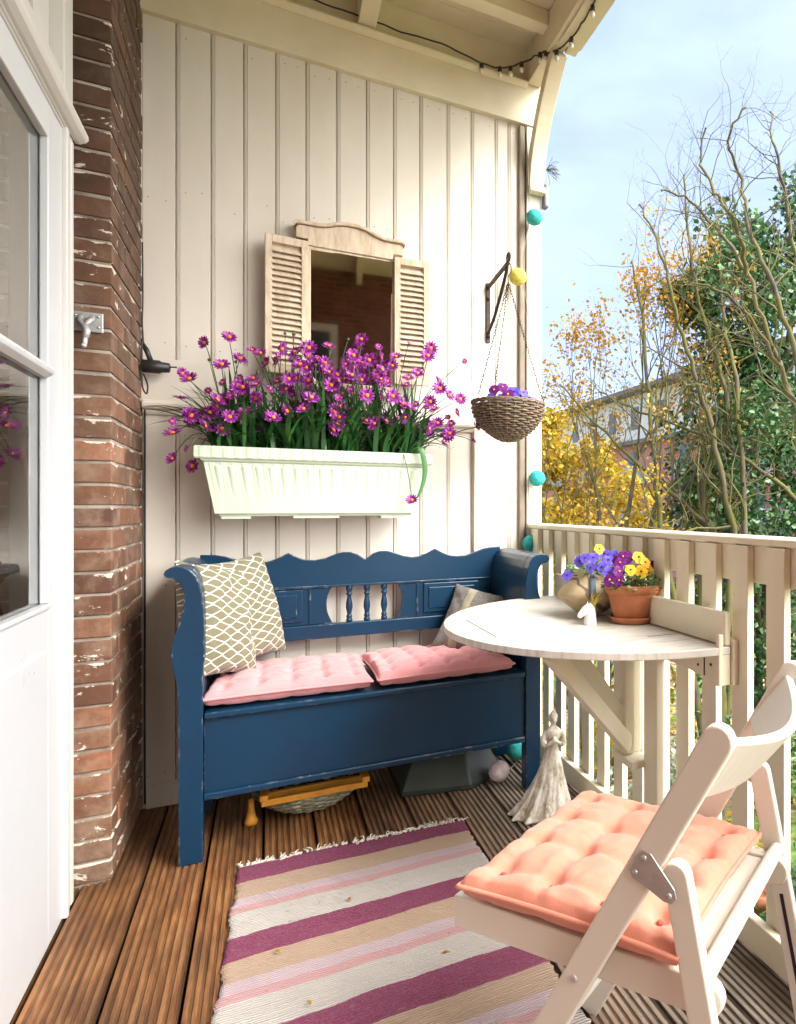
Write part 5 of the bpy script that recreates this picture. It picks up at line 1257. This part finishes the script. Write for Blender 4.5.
def guided_tree(name, label, base, guides, bark, seed, r0, r1, dens, tl):
    rr = random.Random(seed); t = thing(name, label, 'tree', base, 0); mb = MB(); tw = MB(); base = Vector(base)
    for gi, (pts, low) in enumerate(guides):
        P = [Vector(p) for p in pts]
        if low: P = [base + Vector((rr.uniform(-.12, .12), rr.uniform(-.12, .12), 0)), base.lerp(P[0], .55) + Vector((rr.uniform(-.1, .1), rr.uniform(-.1, .1), 0))] + P
        path = smoothpts(P, 5, .022, rr); n = len(path); ra = r0 if low else r0 * .55
        rs = [(ra + (r1 - ra) * (i / (n - 1)) ** .75) * (1 + .12 * fnz(i * .7, gi, seed)) for i in range(n)]
        mb.tube(path, rs, 7, cap=False)
        for i in range(2 * low * 4 + 2, n):
            if path[i].z < .3: continue
            for _ in range(3):
                if rr.random() > dens: continue
                d0 = (path[i] - path[i - 1]).normalized(); sd = (d0 * .9 + Vector((rr.gauss(0, 1), rr.gauss(0, 1), rr.gauss(.25, .6))).normalized() * .95).normalized()
                grow(tw, path[i].copy(), sd, tl * rr.uniform(.5, 1.2) * (1 - .4 * i / n), rs[i] * .38, 2, rr, [], .2, .2, (1, 2, 2), .75, 4, .45)
        tw.ball(path[-1], rs[-1] * 1.5, 6)
    mb.build('trunk', bark, t); tw.build('twigs', bark, t); return t
GB = [([(5.49, 7.08, 0.42), (5.25, 7.05, 1.49), (5.06, 7.23, 2.56), (4.78, 7.29, 3.41), (4.56, 7.3, 4.11), (4.47, 7.48, 4.67), (4.45, 7.86, 5.29)], 1), ([(5.24, 7.55, 0.4), (5.35, 7.57, 1.65), (5.48, 7.23, 2.32), (5.3, 7.36, 3.36), (5.02, 7.38, 4.21), (4.86, 7.33, 4.9), (4.78, 7.26, 5.51)], 1), ([(5.4, 7.12, 0.42), (5.1, 7.6, 1.09), (4.55, 8.04, 1.72), (4.06, 8.38, 2.29), (3.61, 8.68, 2.87)], 1), ([(4.65, 7.53, 0.42), (4.52, 7.57, 1.63), (4.51, 7.74, 2.86), (4.48, 7.91, 4.0), (4.45, 8.09, 4.58)], 1), ([(6.43, 6.92, 1.23), (5.69, 7.02, 1.74), (5.03, 7.49, 2.19), (4.48, 7.9, 2.45), (3.98, 8.15, 2.72)], 0), ([(5.58, 7.0, 0.42), (5.58, 7.06, 1.63), (5.4, 6.97, 2.82), (5.45, 7.32, 3.85), (5.47, 7.49, 4.74), (5.24, 7.55, 5.2)], 1)]
GT = [([(4.25, 4.37, 1.37), (4.25, 4.66, 2.22), (4.06, 4.74, 2.78), (3.97, 4.95, 3.34), (3.81, 5.12, 3.75), (3.47, 5.17, 4.03), (3.17, 5.19, 4.06)], 1), ([(4.36, 4.48, 1.38), (4.22, 4.5, 2.29), (3.94, 4.47, 2.97), (3.72, 4.56, 3.49), (3.79, 4.79, 4.13), (3.53, 4.66, 4.37), (3.57, 4.47, 4.56)], 1), ([(4.51, 4.41, 1.47), (4.33, 4.36, 2.46), (4.21, 4.48, 3.28), (4.1, 4.54, 3.92), (3.97, 4.53, 4.34), (4.12, 4.78, 4.85)], 1), ([(3.97, 4.95, 3.34), (3.64, 4.68, 3.65), (3.42, 4.7, 3.91), (3.39, 4.89, 4.26), (3.39, 4.8, 4.5)], 0), ([(4.25, 4.66, 2.22), (3.96, 4.74, 2.77), (3.57, 4.83, 3.1), (3.36, 5.0, 3.16)], 0)]
guided_tree('bare_tree', 'bare mossy tree with several fanning trunks just beyond the railing', (5.4, 7.3, GZ), GB, M['bark'], 5, .070, .011, .42, .80)
guided_tree('bare_tree', 'tall bare branching tree rising above the evergreen at the right edge', (4.5, 4.4, GZ), GT, M['barkgrey'], 6, .046, .008, .38, .50)
tree('sparse_tree', 'slender autumn tree with sparse ochre leaves left of the bare trunks', (4.55, 9.1, GZ),
     [((0, 0, 0), (-.05, .0, 1), 3.0, .085, 5), ((.2, .1, 0), (.06, .03, 1), 2.9, .08, 5), ((-.2, .2, 0), (-.20, .1, 1), 2.7, .07, 4)], M['barkgrey'], 29, (M['ochreleaf'], 6500, .062, .10), wob=.08, up=.5, spread=.42, split=(2, 2, 2, 3), side_p=.22)
# dense yellow tree
def bush(name, label, base, clumps, mat, size, seed, stems=None, cat='tree', bark='barkgrey', group=None):
    rr = random.Random(seed); t = thing(name, label, cat, base, 0, group); ml = MB(); base = Vector(base)
    for (x, y, z_, r_, n) in clumps:
        for s_ in range(5):
            o_ = Vector((rr.gauss(0, .45), rr.gauss(0, .45), rr.gauss(0, .4))) * r_; leaves(ml, base + Vector((x, y, z_)) + o_, r_ * rr.uniform(.45, .75), n // 5, size, rr)
    ml.build('crown' if cat == 'tree' else 'foliage', mat, t)
    mb = MB(); tp = []
    for k in range(stems or 3): 
        c_ = clumps[rr.randrange(len(clumps))]; e = base + Vector(c_[:3]); b0 = base + Vector((rr.uniform(-.2, .2), rr.uniform(-.2, .2), 0)); mb.tube(smoothpts([b0, b0.lerp(e, .4) + Vector((0, 0, .15)), e], 4, .02, rr), .05 if cat == 'tree' else .015, 6)
    mb.build('trunk' if cat == 'tree' else 'stem', M[bark], t); return t
bush('yellow_tree', 'dense bright yellow autumn tree close beside the corner post', (5.6, 13.2, GZ), [(-.6, 0, 4.4, 1.1, 1700), (.2, .3, 5.1, .9, 1500), (-1.2, .4, 5.0, .9, 1200), (.8, -.1, 3.9, 1.0, 1500), (-.5, 0, 3.0, 1.2, 1200), (-.3, .2, 5.9, .5, 500), (1.2, 0, 3.0, .9, 900), (-1.5, 0, 3.8, .9, 900), (1.5, -.3, 4.5, .8, 800), (2.1, -.6, 3.6, .8, 900)], M['yellowleaf'], .13, 31, 5)
bush('evergreen_tree', 'large glossy dark evergreen tree at the right edge behind the bare trees', (6.7, 8.1, GZ), [(-.2, 0, 8.2, .9, 2600), (.7, -.2, 8.6, 1.1, 2600), (-.9, 0, 7.6, .55, 1300), (-1.35, 0, 7.35, .35, 700), (.0, 0, 7.0, .9, 2400), (-.1, .1, 6.0, .95, 2800), (-.4, 0, 5.0, 1.05, 2800), (-.5, 0, 3.9, 1.1, 2800), (-.4, 0, 2.8, 1.1, 2400), (-.4, 0, 1.6, 1.2, 2000), (.9, -.6, 6.9, 1.2, 2600), (.9, -.8, 5.2, 1.3, 2800), (.9, -.8, 3.5, 1.3, 2600), (.9, -.8, 1.8, 1.3, 2000)], M['evergreen'], .105, 33, 6, bark='bark')
bush('shrub', 'dark glossy holly shrub in the garden below the railing at the right', (3.9, 3.4, GZ), [(0, 0, 1.1, .7, 1500), (.3, .4, .6, .7, 1200), (.1, -.2, 1.9, .6, 1100), (.4, 0, 2.5, .5, 800)], M['evergreen'], .075, 41, 4, 'shrub')
bush('shrub', 'mid green leafy shrub in the garden behind the table brace', (3.1, 5.4, GZ), [(0, 0, .6, .6, 900), (.5, .3, .5, .6, 900)], M['greenleaf'], .085, 42, 4, 'shrub')
bush('shrub', 'pale grey green shrub in the garden beyond the middle of the railing', (4.0, 6.6, GZ), [(0, 0, .8, .7, 1000), (-.6, .5, .6, .6, 800)], M['greyleaf'], .08, 43, 4, 'shrub')
bush('shrub', 'yellow leaved shrub in the garden beyond the far end of the railing', (4.2, 10.0, GZ), [(0, 0, 1.0, 1.0, 1400), (-1.1, .5, .9, .9, 1200), (-.6, 0, 2.0, .8, 900)], M['yellowleaf'], .11, 44, 4, 'shrub')
bush('shrub', 'low bright green shrub at the foot of the railing near the chair', (2.6, 2.5, GZ), [(0, 0, .5, .5, 900), (.4, -.5, .5, .5, 900), (-.3, -1.0, .4, .5, 800)], M['greenleaf'], .07, 45, 4, 'shrub')
for i, (x, y, lab) in enumerate(((4.3, 5.2, 'terracotta garden pot on the ground between the shrubs, nearer the table'), (3.6, 4.4, 'terracotta garden pot on the ground, nearer the folding chair'))):
    mb = MB(); mb.lathe([(.001, 0), (.16, 0), (.24, .42), (.26, .42), (.27, .52), (.23, .52), (.20, .35), (.001, .34)], 28); o = mb.build('garden_pot', M['terracotta'], None); o.location = (x, y, GZ); tag(o, lab, 'garden pot', 'terracotta pots in the garden')
mb = MB(); rr = random.Random(51)
for _ in range(9000):
    x = rr.uniform(1.6, 4.2); y = rr.uniform(.5, 5.2)
    if fnz(x, y, 3, .8) < -.05: continue
    h = rr.uniform(.05, .16); a = rr.uniform(0, PI); dx, dy = math.cos(a) * .006, math.sin(a) * .006; lx, ly = rr.gauss(0, .04), rr.gauss(0, .04)
    mb.add([(x - dx, y - dy, GZ), (x + dx, y + dy, GZ), (x + lx, y + ly, GZ + h)], [(0, 1, 2)])
o = mb.build('grass', M['grass']); tag(o, 'short green garden grass below the balcony', 'grass', None, 'stuff')
mb = MB()
for _ in range(6000):
    x = rr.uniform(1.6, 8); y = rr.uniform(.5, 12); leaf(mb, Vector((x, y, GZ + .01 + rr.random() * .05)), rr.uniform(.05, .11), rr)
o = mb.build('leaf_litter', M['ochreleaf']); tag(o, 'fallen brown and tan leaves covering the garden ground', 'fallen leaves', None, 'stuff')

# apartment building: facade plane x = 22
bd = thing('apartment_building', 'long apartment building of pink brick with a pale top storey behind the trees', 'building', (24, 34, GZ))
FX = 22.; YA, YB = 8., 60.
mb = MB(); mb.box(FX, FX + 10, YA, YB, GZ, 5.45); mb.build('brick_wall', M['farbrick'], bd)
mb = MB(); mb.box(FX + .3, FX + 10, YA, YB, 5.72, 8.95); mb.build('top_storey', M['farwhite'], bd)
mb = MB(); mb.box(FX - .7, FX + 10.2, YA - .3, YB + .3, 8.95, 9.25); mb.build('roof', M['fardark'], bd)
mb = MB(); mb.box(FX - .5, FX + 10.1, YA - .2, YB + .2, 5.451, 5.719); mb.build('cornice', M['fardark'], bd)
y = YA + 1.5; k = 0
proto = None
while y < YB - 2:
    for li, z_ in enumerate((-2.2, .6, 3.3, 6.5)):
        x = FX - .03 if li < 3 else FX + .27
        if proto is None:
            mb = MB(); w_, h = 1.3, 1.75
            mb.box(-.02, .08, -w_ / 2, -w_ / 2 + .12, 0, h); mb.box(-.02, .08, w_ / 2 - .12, w_ / 2, 0, h); mb.box(-.02, .08, -w_ / 2 + .12, w_ / 2 - .12, h - .12, h); mb.box(-.02, .08, -w_ / 2 + .12, w_ / 2 - .12, 0, .1); mb.box(-.02, .06, -.05, .05, .1, h - .12)
            proto = mb.build('window', M['farwhite'], bd); proto.location = (x - 24, y - 34, z_ - GZ); mb = MB(); mb.box(.0, .025, -w_ / 2 + .1, w_ / 2 - .1, .08, h - .1); pg = mb.build('pane', M['farglass'], None); pg.parent = proto
            pg['_w'] = 0
        else:
            c_ = link_copy(proto, bd); c_.location = (x - 24, y - 34, z_ - GZ); d_ = link_copy(pg, c_)
    if k % 2 == 0:
        for z_ in (.0, 2.75):
            mb = MB(); mb.box(FX - 1.2, FX - .001, y + .9, y + 3.1, z_, z_ + .15); mb.box(FX - 1.2, FX - 1.12, y + .9, y + 3.1, z_ + .15, z_ + 1.1); mb.box(FX - 1.119, FX - .001, y + .9, y + .96, z_ + .15, z_ + 1.1); mb.box(FX - 1.119, FX - .001, y + 3.04, y + 3.1, z_ + .15, z_ + 1.1)
            mb.build('balcony', M['farbalc'], bd)
    y += 3.4; k += 1

for o in list(bpy.data.objects):
    if '_w' in o: del o['_w']
